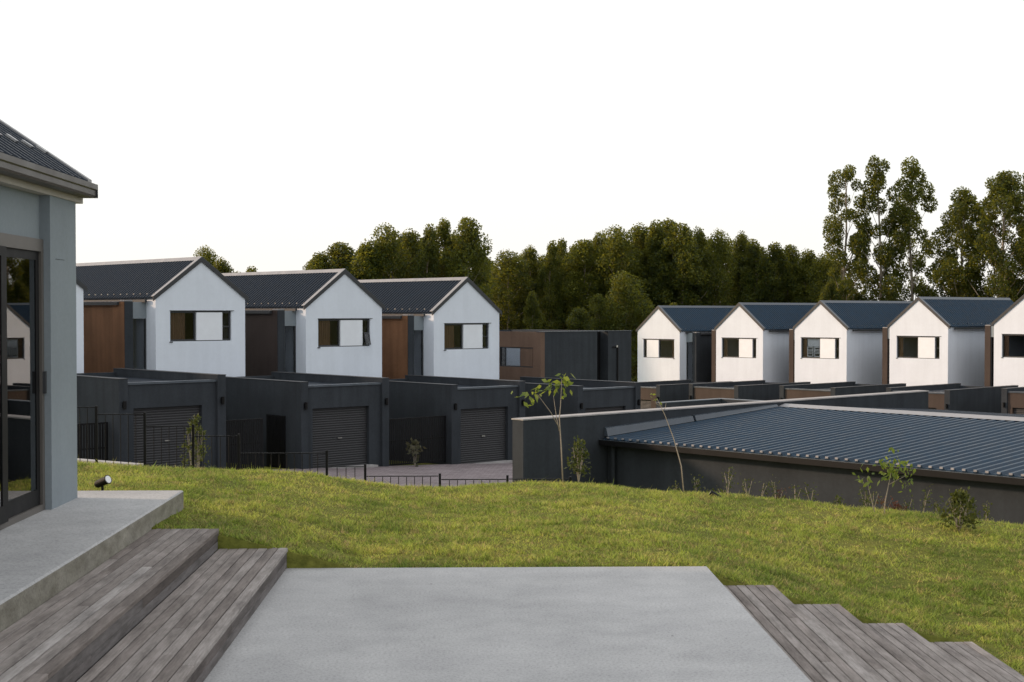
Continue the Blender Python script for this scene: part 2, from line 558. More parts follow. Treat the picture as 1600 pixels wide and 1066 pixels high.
def timber_flight(label, steps, y1, far_first):
    """steps: list of (x0, x1, top z, riser side: +1 faces right, 0 none)"""
    root = thing('timber_steps', label, 'steps', (0, 0, 0))
    rnd = random.Random(len(steps) * 7)
    for (x0, x1, zt, face) in steps:
        carc = MB().box(x0 + 0.03, x1 - 0.034, TY0, y1 - 0.034, zt - 0.30, zt - 0.034).build('step', 'black_metal', root)
        n = 7
        gap = 0.006
        w = (x1 - x0 - gap * (n - 1)) / n
        cuts = {}
        for i in range(n):
            a = x0 + i * (w + gap)
            ys = [TY0]
            y = TY0 + rnd.uniform(1.2, 4.0)
            while y < y1 - 1.2:
                ys.append(y)
                y += rnd.uniform(3.0, 4.2)
            ys.append(y1)
            for ya, yb in zip(ys[:-1], ys[1:]):
                L = yb - ya - 0.004
                dz = rnd.uniform(-0.0015, 0.0015)
                m = MB().cbox(-w / 2, w / 2, -L / 2, L / 2, -0.03, 0, 0.004)
                m.build('plank', 'weathered_timber', carc, loc=(a + w / 2, (ya + yb) / 2, zt + dz))
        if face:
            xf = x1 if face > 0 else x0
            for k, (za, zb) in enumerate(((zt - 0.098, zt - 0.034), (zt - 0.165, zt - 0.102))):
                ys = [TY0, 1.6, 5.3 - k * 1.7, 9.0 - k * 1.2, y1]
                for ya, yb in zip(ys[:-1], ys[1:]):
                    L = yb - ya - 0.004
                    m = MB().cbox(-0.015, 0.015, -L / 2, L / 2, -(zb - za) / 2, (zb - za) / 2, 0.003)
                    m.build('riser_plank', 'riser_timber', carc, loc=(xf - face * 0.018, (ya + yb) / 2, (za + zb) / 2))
        # end boards closing the far end
        for (za, zb) in ((zt - 0.098, zt - 0.034), (zt - 0.165, zt - 0.102)):
            MB().box(-(x1 - x0) / 2 + 0.034, (x1 - x0) / 2 - 0.034, -0.012, 0.012, za - zb, 0).build('end_plank', 'weathered_timber', carc, loc=((x0 + x1) / 2, y1 - 0.02, zb))
    return root

timber_flight('weathered grey timber steps on the left, rising to the house terrace',
              [(-2.632, -2.095, 0.32, 1), (-2.09, -1.535, 0.16, 1)], 11.67, True)
timber_flight('weathered timber steps on the right, stepping down into the lawn',
              [(1.915, 2.462, -0.16, 1), (2.467, 3.008, -0.32, 1), (3.013, 3.545, -0.48, 1), (3.55, 4.12, -0.64, 1)], 11.63, True)

# ------------------------------------------------------------------ ribbed sheet
def ribbed_sheet(mb, length, slope_pts, pitch=0.2, ribh=0.038, ribw=0.07, thick=0.02, axis='y'):
    """sheet of trapezoid ribs; ribs run along the slope. slope_pts: ((a,z),(a,z)) lower and upper end.
    axis 'y': sheet length runs along +y and a is x."""
    (a0, z0), (a1, z1) = slope_pts
    d = Vector((a1 - a0, z1 - z0)).normalized()
    nrm = Vector((-d.y, d.x))
    if nrm.y < 0:
        nrm = -nrm
    prof = []
    s = 0.0
    while s < length - 1e-6:
        for off, h in ((0, 0), (pitch - ribw - 0.03, 0), (pitch - ribw - 0.01, ribh), (pitch - 0.03, ribh)):
            if s + off <= length:
                prof.append((s + off, h))
        s += pitch
    prof.append((length, 0))
    n = len(prof)
    base = len(mb.v)
    for (t, h) in prof:
        for (a, z) in ((a0, z0), (a1, z1)):
            p = Vector((a, z)) + nrm * h
            mb.v.append((p.x, t, p.y) if axis == 'y' else (t, p.x, p.y))
        for (a, z) in ((a0, z0), (a1, z1)):
            p = Vector((a, z)) - nrm * thick
            mb.v.append((p.x, t, p.y) if axis == 'y' else (t, p.x, p.y))
    for i in range(n - 1):
        q = base + i * 4
        w = q + 4
        mb.f += [(q, q + 1, w + 1, w), (q + 2, w + 2, w + 3, q + 3), (q, w, w + 2, q + 2), (q + 1, q + 3, w + 3, w + 1)]
    q = base
    mb.f.append((q, q + 2, q + 3, q + 1))
    q = base + (n - 1) * 4
    mb.f.append((q, q + 1, q + 3, q + 2))
    return mb

# ------------------------------------------------------------------ terrace house on the left
def near_house():
    root = thing('terrace_house', 'grey plastered house with sliding glass door at the left edge, on the concrete terrace', 'house', (-3.45, 12.41, 0.48))
    # local: x to the right, y away; door wall plane x=0, far corner y=0, floor z=0
    H = 2.56
    MB().box(-0.40, 0, -0.745, 0, 0, H).build('corner_pillar', 'grey_plaster', root)
    w = MB()
    w.box(-0.32, -0.085, -4.0, -0.745, 2.20, H + 0.12)
    w.box(-0.32, -0.0, -8.9, -4.0, 0, H)
    w.build('door_wall', 'grey_plaster', root)
    w = MB()
    w.prism_y([(-6.0, 0), (-0.40, 0), (-0.40, H + 0.13), (-3.2, H + 2.02), (-6.0, H + 0.13)], -0.26, -0.002)
    w.build('gable_wall', 'grey_plaster', root)
    MB().box(-6.0, -5.75, -8.9, -0.26, 0, H + 0.1).build('rear_wall', 'grey_plaster', root)
    w = MB()
    w.prism_y([(-5.75, 0), (-0.32, 0), (-0.32, H), (-3.2, H + 1.9), (-5.75, H)], -8.9, -8.65)
    w.build('gable_wall', 'grey_plaster', root)
    MB().box(-5.75, -0.32, -8.65, -0.26, H - 0.06, H - 0.02).build('room_ceiling', 'interior_plaster', root)
    MB().box(-5.75, -0.33, -8.65, -0.26, 0.002, 0.012).build('room_floor', 'interior_floor', root)
    # sliding door: outer frame, two leaves
    f = MB()
    f.box(-0.20, -0.055, -4.0, -0.745, 2.10, 2.20)
    f.box(-0.20, -0.055, -0.80, -0.745, 0.0, 2.10)
    f.box(-0.20, -0.055, -4.0, -3.92, 0.0, 2.10)
    f.box(-0.20, -0.055, -3.92, -0.80, 0.0, 0.05)
    door = f.build('sliding_door', 'bronze_frame', root)
    for (y0, y1, x0, x1) in ((-2.02, -0.80, -0.115, -0.078), (-3.92, -1.735, -0.070, -0.030)):
        lf = MB()
        t = 0.075 if x0 < -0.1 else 0.12
        lf.box(x0, x1, y0, y0 + t, 0.05, 2.10)
        lf.box(x0, x1, y1 - t, y1, 0.05, 2.10)
        lf.box(x0, x1, y0 + t, y1 - t, 0.05, 0.05 + 0.13)
        lf.box(x0, x1, y0 + t, y1 - t, 2.03, 2.10)
        lf.build('leaf_frame', 'black_metal', door)
        xm = (x0 + x1) / 2
        MB().box(xm + 0.002, xm + 0.012, y0 + t, y1 - t, 0.18, 2.03).build('pane', 'door_glass', door)
    MB().box(-0.055, -0.03, -0.79, -0.765, 0.95, 1.13).build('door_handle', 'dark_trim', door)
    # curtain gathered inside the door
    c = MB()
    n = 40
    for i in range(n + 1):
        y = -3.9 + 1.1 * i / n
        x = -0.42 + 0.035 * math.sin(i * 1.3)
        c.v += [(x, y, 0.03), (x, y, 2.35)]
    c.f = [(2 * i, 2 * i + 2, 2 * i + 3, 2 * i + 1) for i in range(n)]
    c.build('curtain', 'curtain', root, smooth=True)
    # fascia beam, gutter, roof
    MB().box(-0.0845, 0.012, -8.9, 0.19, H, H + 0.095).build('fascia', 'cream_trim', root)
    g = MB()
    prof = [(0.014, 0.0), (0.12, 0.0), (0.128, 0.02), (0.128, 0.062), (0.142, 0.072), (0.142, 0.118), (0.130, 0.118), (0.130, 0.082), (0.116, 0.074), (0.116, 0.012), (0.026, 0.012), (0.026, 0.118), (0.014, 0.118)]
    n = len(prof)
    y0, y1 = -8.9, 0.185
    zb = H + 0.05
    g.v = [(x, y0, z + zb) for x, z in prof] + [(x, y1, z + zb) for x, z in prof]
    g.f = [(i, i + n, (i + 1) % n + n, (i + 1) % n) for i in range(n)]
    gut = g.build('gutter', 'brown_gutter', root)
    MB().box(0.013, 0.143, 0.186, 0.192, zb - 0.001, zb + 0.119).build('gutter_end_cap', 'dark_trim', gut)
    pitch = 0.67
    xr = -3.2
    zr = H + 0.16 + pitch * (0.07 - xr)
    s = MB()
    ribbed_sheet(s, 9.07, ((0.07, H + 0.16), (xr, zr)), 0.2)
    rf = s.build('roof_slope', 'roof_metal', root, loc=(0, -8.9, 0))
    s = MB()
    ribbed_sheet(s, 9.07, ((-6.47, H + 0.16), (xr - 0.002, zr)), 0.2)
    s.build('roof_slope', 'roof_metal', root, loc=(0, -8.9, 0))
    # pale verge flashing at the far end
    for sx, xe in ((1, 0.085), (-1, -6.485)):
        v = MB()
        za = H + 0.155
        v.prism_y([(xe, za - 0.05), (xe, za + 0.055), (xr, zr + 0.06), (xr, zr - 0.05)][::sx], 0.08, 0.205)
        v.build('verge_flashing', 'pale_flashing', rf)
    MB().prism_y([(xr - 0.22, zr - 0.10), (xr, zr + 0.065), (xr + 0.22, zr - 0.10), (xr, zr + 0.03)], -8.9, 0.07).build('ridge_cap', 'flashing_metal', rf)
    for k in range(9):          # fixing clips on the first row of ribs
        y = -8.9 + 0.2 * 45 - 0.065 - 0.4 * k
        c = MB().box(-0.05, 0.05, -0.03, 0.03, 0, 0.02)
        xx = -0.30
        c.build('roof_clip', 'steel', rf, loc=(xx, y + 8.9 , H + 0.16 + pitch * (0.07 - xx) + 0.042), rot=(0, math.atan(pitch), 0))
    for ch in rf.children:
        if ch.name.startswith(('verge', 'ridge')):
            ch.location.y += 8.9
    # small handle-height crack line / joint in the plaster
    MB().box(-0.001, 0.0015, -0.60, -0.35, 2.045, 2.049).build('plaster_joint', 'charcoal_plaster', root)
    return root
near_house()

# ------------------------------------------------------------------ gabled white houses
EH = 5.4
def gable_house(label, group, W, rise, win, mirror=False, L=10.0, wing_mat='charcoal_plaster', roof='roof_metal', clad='rust_cladding'):
    """front gable in the plane y=0, x left to right, y back, floor z=0, eave z=EH"""
    root = thing('gabled_house', label, 'house', (0, 0, 0), 0, group)
    sx = -1 if mirror else 1
    def X(a):
        return W - a if mirror else a
    def bx(mb, x0, x1, *r):
        a, b = sorted((X(x0), X(x1)))
        return mb.box(a, b, *r)
    wx0, wx1, wz0, wz1, m1, m2 = win
    T = 0.22
    w = MB()
    for poly in ([(0, 0), (wx0, 0), (wx0, EH), (0, EH)], [(wx1, 0), (W, 0), (W, EH), (wx1, EH)],
                 [(wx0, 0), (wx1, 0), (wx1, wz0), (wx0, wz0)], [(wx0, wz1), (wx1, wz1), (wx1, EH), (wx0, EH)],
                 [(0, EH), (W, EH), (W / 2, EH + rise)]):
        p = [(X(a), z) for a, z in poly]
        if mirror:
            p = p[::-1]
        w.prism_y(p, 0, T)
    w.build('gable_wall', 'white_plaster', root)
    bx(MB(), 0, T, T, L, 0, EH - 0.02).build('side_wall', 'white_plaster', root)
    bx(MB(), W - T, W, T, L, 0, EH - 0.02).build('side_wall', 'white_plaster', root)
    w = MB()
    w.prism_y([(T, 0), (W - T, 0), (W - T, EH - 0.03), (W / 2, EH + rise - 0.2), (T, EH - 0.03)], L - T, L - 0.002)
    w.build('rear_wall', 'white_plaster', root)
    bx(MB(), T, W - T, T, L - T, EH - 0.35, EH - 0.30).build('room_ceiling', 'interior_plaster', root)
    bx(MB(), T, W - T, T, L - T, wz0 - 0.95, wz0 - 0.9).build('room_floor', 'interior_floor', root)
    bx(MB(), T, W - T, 3.4, 3.5, wz0 - 0.9, EH - 0.35).build('room_wall', 'interior_plaster', root)
    # window
    f = MB()
    ft = 0.07
    y0, y1 = 0.07, 0.13
    bx(f, wx0, wx1, y0, y1, wz0, wz0 + ft)
    bx(f, wx0, wx1, y0, y1, wz1 - ft, wz1)
    for a, b in ((wx0, wx0 + ft), (wx1 - ft, wx1), (m1 - ft / 2, m1 + ft / 2), (m2, m2 + ft)):
        bx(f, a, b, y0, y1, wz0 + ft, wz1 - ft)
    win_o = f.build('window', 'dark_trim', root)
    bx(MB(), wx0 + ft, m1 - ft / 2, 0.095, 0.105, wz0 + ft, wz1 - ft).build('pane', 'window_glass', win_o)
    bx(MB(), m1 + ft / 2, m2, 0.004, 0.11, wz0 + 0.03, wz1 - 0.05).build('fixed_panel', 'white_panel', win_o)
    zm = (wz0 + wz1) / 2 - 0.02
    sash = MB()
    bx(sash, m2 + ft, wx1 - ft, 0.075, 0.12, zm - 0.02, zm + 0.02)
    s_o = sash.build('sash_bar', 'dark_trim', win_o)
    bx(MB(), m2 + ft, wx1 - ft, 0.095, 0.105, wz0 + ft, zm - 0.02).build('pane', 'window_glass', win_o)
    bx(MB(), m2 + ft, wx1 - ft, 0.095, 0.105, zm + 0.02, wz1 - ft).build('pane', 'window_glass', win_o)
    bx(MB(), wx0 - 0.02, wx1 + 0.10, -0.035, 0.0, wz1 + 0.004, wz1 + 0.022).build('drip_flashing', 'dark_trim', win_o)
    bx(MB(), wx0 - 0.03, wx0 + 0.09, -0.03, 0.03, wz0 - 0.04, wz0 - 0.004).build('sill_end', 'dark_trim', win_o)
    # added brown curtain, standing in for the reflection in the pane
    c = MB()
    n = 26 if 'left' in group else 9
    for i in range(n + 1):
        a = wx0 + 0.05 + (m1 - wx0) * (0.62 if n > 9 else 0.2) * i / n
        c.v += [(X(a), 0.17 + 0.025 * math.sin(i * 1.7), wz0 + 0.03), (X(a), 0.17 + 0.025 * math.sin(i * 1.7), wz1 - 0.03)]
    c.f = [(2 * i, 2 * i + 2, 2 * i + 3, 2 * i + 1) for i in range(n)]
    c.build('curtain', 'curtain', root, smooth=True)
    # roof: two ribbed slopes, ridge cap, verge flashings
    ov = 0.10
    k = rise / (W / 2)
    for side in (0, 1):
        xe = -ov if side == 0 else W + ov
        xm = W / 2 - 0.001 if side == 0 else W / 2 + 0.001
        s = MB()
        ribbed_sheet(s, L + 0.2, ((xe, EH - k * ov + 0.05), (xm, EH + rise + 0.05)), 0.2, 0.042)
        sl = s.build('roof_slope', roof, root, loc=(0, -0.02, 0))
        v = MB()
        p = [(xe - (0.02 if side == 0 else -0.02), EH - k * ov - 0.06), (xe - (0.02 if side == 0 else -0.02), EH - k * ov + 0.11), (W / 2, EH + rise + 0.125), (W / 2, EH + rise - 0.05)]
        if side == 0:
            p = p[::-1]
        v.prism_y(p, -0.055, -0.0205)
        v.build('barge_board', 'dark_trim', sl, loc=(0, 0.02, 0))
        v = MB()
        p = [(xe, EH - k * ov + 0.105), (xe, EH - k * ov + 0.125), (W / 2, EH + rise + 0.145), (W / 2, EH + rise + 0.125)]
        if side == 0:
            p = p[::-1]
        v.prism_y(p, -0.05, 0.15)
        v.build('verge_flashing', 'pale_flashing' if 'left' in group and side == 0 else 'flashing_metal', sl, loc=(0, 0.02, 0))
        sc = MB()
        fx = 0.12
        for j in range(20):
            y = 0.105 + 0.2 * 2.5 * j
            if y > L:
                break
            xx = xe + (fx if side == 0 else -fx)
            zz = EH - k * ov + 0.05 + k * fx + 0.05
            sc.box(xx - 0.025, xx + 0.025, y, y + 0.05, zz, zz + 0.035)
        sc.build('roof_screws', 'steel', sl)
        if side == 0:
            first = sl
        # eaves gutter
        gx0, gx1 = (xe - 0.09, xe - 0.005) if side == 0 else (xe + 0.005, xe + 0.09)
        MB().box(gx0, gx1, 0.45, L, EH - k * ov - 0.10, EH - k * ov + 0.0).build('gutter', 'dark_trim', sl)
    MB().prism_y([(W / 2 - 0.13, EH + rise - 0.13 * k + 0.10), (W / 2, EH + rise + 0.14), (W / 2 + 0.13, EH + rise - 0.13 * k + 0.10), (W / 2, EH + rise + 0.10)][::-1], 0.0, L + 0.2).build('ridge_cap', 'pale_flashing' if not mirror and group.startswith('white') and 'left' in group else 'flashing_metal', first)
    # side wing: glazed link and clad blade
    wh = EH - 0.14
    wing = MB()
    bx(wing, -0.87, -0.55, 0.62, L - 0.5, 0, wh)
    wg_o = wing.build('side_wing', wing_mat, root)
    bx(MB(), -0.885, -0.871, 0.64, L - 0.5, 0, wh - 0.01).build('wall_cladding', clad, wg_o)
    g = MB()
    bx(g, -0.985, -0.886, 1.0, L - 0.5, wh - 0.13, wh - 0.02)
    g.build('wing_gutter', 'dark_trim', wg_o)
    bx(MB(), -0.985, -0.886, 1.0, L - 0.5, wh - 0.016, wh - 0.002).build('gutter_lip', 'pale_flashing', wg_o)
    bx(MB(), -0.86, -0.56, 0.63, 1.0, wh + 0.002, wh + 0.05).build('rainwater_head', 'pale_flashing', wg_o)
    bx(MB(), -0.549, -0.002, 0.66, 0.86, EH - 0.75, wh - 0.02).build('lintel', 'grey_plaster', root)
    gl = MB()
    bx(gl, -0.549, -0.50, 0.68, 0.75, 0, EH - 0.752)
    bx(gl, -0.06, -0.002, 0.68, 0.75, 0, EH - 0.752)
    glo = gl.build('glazed_link', 'dark_trim', root)
    bx(MB(), -0.50, -0.06, 0.705, 0.715, 0, EH - 0.752).build('pane', 'window_glass', glo)
    bx(MB(), -0.549, -0.002, 1.6, 1.65, 0, wh - 0.02).build('link_wall', 'charcoal_plaster', root)
    bx(MB(), -0.549, -0.002, 0.861, L - 0.6, wh - 0.06, wh - 0.021).build('link_roof', 'roof_metal', root)
    return root

LG = 'white gabled houses on the left'
RG = 'white gabled houses on the right'
win_l = (0.57, 3.08, EH - 0.48 - 1.09, EH - 0.48, 1.60, 2.70)
win_r = (0.46, 3.16, EH - 0.58 - 1.23, EH - 0.58, 1.79, 2.86)
U0, V0, S = 19.706, 38.326, 6.402
UH, VH = U0 + 5.11, V0 + 7.179
LW, RW_ = 3.666, 3.676
ROT_R = GA - math.pi / 2

hproto = gable_house('', LG, LW, 1.35, win_l)
left_labels = ['white gabled house mostly hidden behind the grey terrace house, only its right edge showing',
               'white gabled house with rust-brown side wing, nearest to the grey terrace house',
               'white gabled house in the middle of the left row, its narrow sash ajar',
               'white gabled house at the right end of the left row, before the flat-roofed house',
               'white gabled house wholly behind the grey terrace house, farthest left of the left row']
left_E = [2.88, 2.58, 2.27, 2.05, 3.15]
for k in (0, 1, 2, 3, -1):  # last one is an unseen house, added to shade the left garage wall
    h = hproto if k == 3 else copy_tree(hproto)
    x, y = gw(UH + (k - 1) * S, VH + (k - 1) * 0.047)
    h.location = (x, y, left_E[k] - EH)
    h.rotation_euler = (0, 0, GA)
    h['label'] = left_labels[k]
    if k == 2:     # this one's wing cladding takes a darker brown
        for c in h.children:
            for d in c.children:
                if d.name.startswith('wall_cladding'):
                    d.data = d.data.copy()
                    d.data.materials[0] = MATS['dark_cladding']
    if k == 2:     # open top-hung sash
        w = [c for c in h.children if c.name.startswith('window')][0]
        sh = MB()
        a, b_, za, zb = 2.78, 3.02, -0.50, 0.0
        sh.box(a, b_, -0.012, 0.012, za, za + 0.04).box(a, b_, -0.012, 0.012, zb - 0.04, zb)
        sh.box(a, a + 0.035, -0.0119, 0.0119, za + 0.04, zb - 0.04).box(b_ - 0.035, b_, -0.0119, 0.0119, za + 0.04, zb - 0.04)
        sh.build('open_sash', 'dark_trim', w, loc=(0, 0.02, win_l[2] + 0.54), rot=(R(-17), 0, 0))
        MB().box(a + 0.035, b_ - 0.035, -0.004, 0.004, za + 0.04, zb - 0.04).build('pane', 'window_glass', w, loc=(0, 0.02, win_l[2] + 0.54), rot=(R(-17), 0, 0))

rproto = gable_house('', RG, RW_, 1.5, win_r, wing_mat='taupe_plaster', roof='blue_roof_metal', clad='taupe_plaster')  # wing fronts carry the warm sunlight in their colour
rmirror = gable_house('', RG, RW_, 1.5, win_r, True, roof='blue_roof_metal', clad='charcoal_plaster')
right_labels = ['white gabled house at the left end of the right row, beside the flat-roofed house',
                'white gabled house second from the left in the right row',
                'white gabled house with white louvred shutters in its window, third in the right row',
                'white gabled house fourth in the right row, below the tall trees',
                'white gabled house cut off by the right edge of the view',
                'white gabled house reflected in the sliding door, beyond the right edge']
right_E = [0.82, 0.99, 1.09, 1.26, 1.44, 1.6]
right_dv = [0.1, -0.2, 0.15, 0.0, 0.0, 0.0]
RU, RV, RS = 70.547, 64.046, 6.394
for k in range(6):
    h = rmirror if k == 0 else (rproto if k == 5 else copy_tree(rproto))
    x, y = gw(RU, RV - k * RS + right_dv[k])
    h.location = (x, y, right_E[k] - EH)
    h.rotation_euler = (0, 0, ROT_R)
    h['label'] = right_labels[k]
    if k == 2:
        w = [c for c in h.children if c.name.startswith('window')][0]
        zb = win_r[2] + 0.09
        for a in (0.80, 1.30):
            m = MB()
            m.box(a, a + 0.05, 0.16, 0.19, zb, zb + 0.6).box(a + 0.38, a + 0.43, 0.16, 0.19, zb, zb + 0.6)
            m.box(a + 0.05, a + 0.38, 0.16, 0.19, zb + 0.55, zb + 0.6).box(a + 0.05, a + 0.38, 0.16, 0.19, zb, zb + 0.05)
            for j in range(1, 5):
                m.box(a + 0.05, a + 0.38, 0.165, 0.185, zb + 0.09 + j * 0.085, zb + 0.125 + j * 0.085)
            m.build('louvred_shutter', 'white_panel', w)
        MB().box(0.80, 1.78, 0.20, 0.21, zb + 0.62, win_r[3]).build('roller_blind', 'white_panel', w)

# ------------------------------------------------------------------ flat-roofed corner house
def corner_house():
    x, y = gw(43.82, 45.65)
    root = thing('flat_roofed_house', 'dark flat-roofed house with brown window wall between the two rows of gables', 'house', (x, y, -4.0), GA)
    top = 5.16
    w = MB()        # left wall with window, plane x=0
    a0, a1, z0, z1 = 0.50, 2.75, 3.56, 4.46
    for poly in ([(0, 0), (a0, 0), (a0, top), (0, top)], [(a1, 0), (7, 0), (7, top), (a1, top)], [(a0, 0), (a1, 0), (a1, z0), (a0, z0)], [(a0, z1), (a1, z1), (a1, top), (a0, top)]):
        w.prism_x(poly, 0, 0.25)
    w.build('window_wall', 'brown_plaster', root)
    MB().box(0.252, 3.62, 0.002, 0.25, 0, top).build('front_wall', 'charcoal_plaster', root)
    MB().box(3.62, 4.35, 0.5, 0.7, 0, top - 0.004).build('recess_wall', 'black_metal', root)
    MB().box(4.35, 5.95, 0.0, 6.9, 0, top - 0.002).build('stair_block', 'charcoal_plaster', root)
    MB().box(3.37, 3.62, 0.25, 0.7, 0, top - 0.004).build('recess_return', 'charcoal_plaster', root)
    MB().box(0.25, 4.35, 0.71, 6.9, top - 0.35, top - 0.30).build('roof_deck', 'roof_metal', root)
    MB().box(0.25, 4.349, 6.7, 6.95, 0, top - 0.003).build('rear_wall', 'charcoal_plaster', root)
    MB().box(0.252, 4.35, 3.0, 3.1, 3.0, top - 0.36).build('room_wall', 'interior_plaster', root)
    MB().box(0.252, 4.35, 0.71, 6.69, 2.6, 2.7).build('room_floor', 'interior_floor', root)
    f = MB()
    t = 0.05
    for b in ((a0, a1, z0, z0 + t), (a0, a1, z1 - t, z1)):
        f.box(0.05, 0.12, *b)
    for a in (a0, 1.38 - t / 2, 2.38, a1 - t):
        f.box(0.05, 0.12, a, a + t, z0 + t, z1 - t)
    wo = f.build('window', 'dark_trim', root)
    MB().box(0.03, 0.13, a0 + t, 1.355, z0 + t, z1 - t).build('fixed_panel', 'brown_plaster', wo)
    MB().box(0.08, 0.09, 1.405, 2.38, z0 + t, z1 - t).build('pane', 'window_glass', wo)
    MB().box(0.092, 0.10, 1.405, 2.38, z0 + t, z1 - t).build('roller_blind', 'white_panel', wo)
    MB().box(0.08, 0.09, 2.43, a1 - t, z0 + t, z1 - t).build('pane', 'window_glass', wo)
    p = MB().tube([(4.62, -0.05, 4.42), (4.95, -0.05, 4.42)], [0.03, 0.03], 8).tube([(4.95, -0.05, 4.45), (4.95, -0.05, 1.0)], [0.04, 0.04], 8)
    po = p.build('downpipe', 'black_metal', root)
    MB().box(4.83, 4.93, -0.09, -0.002, 4.40, 4.50).build('pipe_bracket', 'steel', po)
    MB().box(-0.02, 6.0, -0.02, 0.26, top, top + 0.02).build('coping', 'flashing_metal', root)
    return root
corner_house()

# ------------------------------------------------------------------ garages
def garage(label, group):
    """front in plane y=0, x 0..3.58, y back, floor z=0"""
    root = thing('garage', label, 'garage', (0, 0, 0), 0, group)
    H = 2.90
    MB().box(0, 0.28, 0, 6.8, -0.6, H).build('side_wall', 'charcoal_plaster', root)
    MB().box(3.29, 3.58, 0.0, 6.8, -0.6, H + 0.02).build('side_wall', 'charcoal_plaster', root)
    w = MB()
    w.box(0.28, 0.51, 0.10, 0.30, -0.6, 2.72).box(2.80, 3.29, 0.10, 0.30, -0.6, 2.72).box(0.51, 2.80, 0.10, 0.30, 2.02, 2.72)
    w.build('front_wall', 'charcoal_plaster', root)
    MB().box(0.282, 3.288, 0.30, 6.7, 2.60, 2.66).build('roof_deck', 'roof_metal', root)
    MB().box(0.281, 3.289, 0.06, 0.34, 2.722, 2.785).build('roof_flashing', 'flashing_metal', root)
    MB().box(0.28, 3.29, 6.6, 6.78, -0.6, 2.80).build('rear_wall', 'charcoal_plaster', root)
    for a, b in ((-0.012, 0.292), (3.278, 3.592)):
        MB().box(a, b, -0.012, 6.81, H + (0.0 if a < 1 else 0.02), H + (0.018 if a < 1 else 0.038)).build('wall_coping', 'dark_trim', root)
    d = MB()
    z = 0.0
    hgt = 0.0775
    while z < 1.99:
        z1 = min(z + hgt, 2.02)
        d.prism_x([(0.235, z), (0.224, z + 0.010), (0.214, (z + z1) / 2), (0.224, z1 - 0.010), (0.235, z1), (0.25, z1), (0.25, z)], 0.515, 2.795)
        z = z1
    do = d.build('roller_door', 'roller_door', root)
    MB().box(1.58, 1.74, 0.17, 0.205, 0.98, 1.01).build('door_handle', 'steel', do)
    MB().box(0.40, 2.92, -0.25, 0.20, -0.03, 0.035).build('threshold', 'kerb_concrete', root)
    for xc in (0.15, 3.44):
        l = MB()
        l.box(xc - 0.05, xc + 0.05, -0.015, 0, 2.06, 2.22)
        l.tube([(xc, -0.065, 2.02), (xc, -0.065, 2.26)], [0.05, 0.05], 12)
        l.build('wall_light', 'black_metal', root)
    return root

gl_ = ['charcoal garage with roller door at the left, behind the steel railing and shrub',
       'charcoal garage with roller door in the middle of the left row',
       'charcoal garage with roller door next to the free-standing wall end',
       'charcoal garage half hidden behind the wall, in front of the flat-roofed house']
gproto = garage('', 'charcoal garages along the paved street')
F = [-2.80, -3.11, -3.43, -3.70]
for k in range(4):
    g = gproto if k == 3 else copy_tree(gproto)
    x, y = gw(U0 + k * S, V0 + k * 0.047)
    g.location = (x, y, F[k])
    g.rotation_euler = (0, 0, GA)
    g['label'] = gl_[k]
rgl = ['charcoal garage with brown front behind the tip of the leaning bare sapling',
       'charcoal garage with sunlit brown front below the second gable of the right row',
       'charcoal garage with sunlit brown front below the third gable of the right row',
       'charcoal garage just beyond the near blue roof, below the fourth right gable',
       'charcoal garage at the right edge, beyond the near blue roof']
rgf = [-5.2, -5.02, -4.87, -4.72, -4.5]
for k, vl in enumerate((59.1, 53.3, 46.9, 40.25, 33.95)):
    g = copy_tree(gproto)
    x, y = gw(63.0, vl)
    g.location = (x, y, rgf[k])
    g.rotation_euler = (0, 0, ROT_R)
    g['label'] = rgl[k]
    g['group'] = 'garages below the right row'
    for c in g.children:
        if c.name.startswith('front_wall'):
            c.data = c.data.copy()
            c.data.materials[0] = MATS['taupe_plaster']  # charcoal front recoloured with warm sun painted in

# slatted gates between the garages
def gate(label, u, v, z, rot, w, h, group):
    x, y = gw(u, v)
    root = thing('slatted_gate', label, 'gate', (x, y, z), rot, group)
    f = MB()
    f.box(0, 0.05, 0, 0.05, 0, h).box(w - 0.05, w, 0, 0.05, 0, h)
    f.box(0.05, w - 0.05, 0, 0.05, h - 0.05, h).box(0.05, w - 0.05, 0.001, 0.049, 0.05, 0.10).box(0.05, w - 0.05, 0.001, 0.049, h * 0.52, h * 0.52 + 0.05)
    f.build('gate_frame', 'black_metal', root)
    n = max(3, int(w / 0.085))
    m = MB().box(-0.028, 0.028, -0.012, 0, 0.04, h - 0.04).mesh('gate_slat', 'black_metal')
    for i in range(n):
        put('gate_slat', m, root, loc=(0.05 + (w - 0.1) * (i + 0.5) / n, -0.001, 0))
    return root
GG = 'black slatted gates between the garages'
gate('black slatted gate beside the left garage, seen through the railing', U0 - 2.75, V0 + 0.6, F[0], GA, 2.7, 1.62, GG)
gate('short black slatted gate between the left and middle garages', U0 + 3.60, V0 + 0.35, F[0] - 0.18, GA, 1.55, 1.66, GG)
gate('narrow black slatted door in the side of the middle garage', U0 + S - 0.03, V0 + 2.05, F[1] + 0.02, GA - math.pi / 2, 1.1, 1.75, GG)
gate('wide black slatted gate between the middle garage and the one before the wall end', U0 + S + 3.60, V0 + 0.35, F[1] - 0.16, GA, 2.75, 1.66, GG)

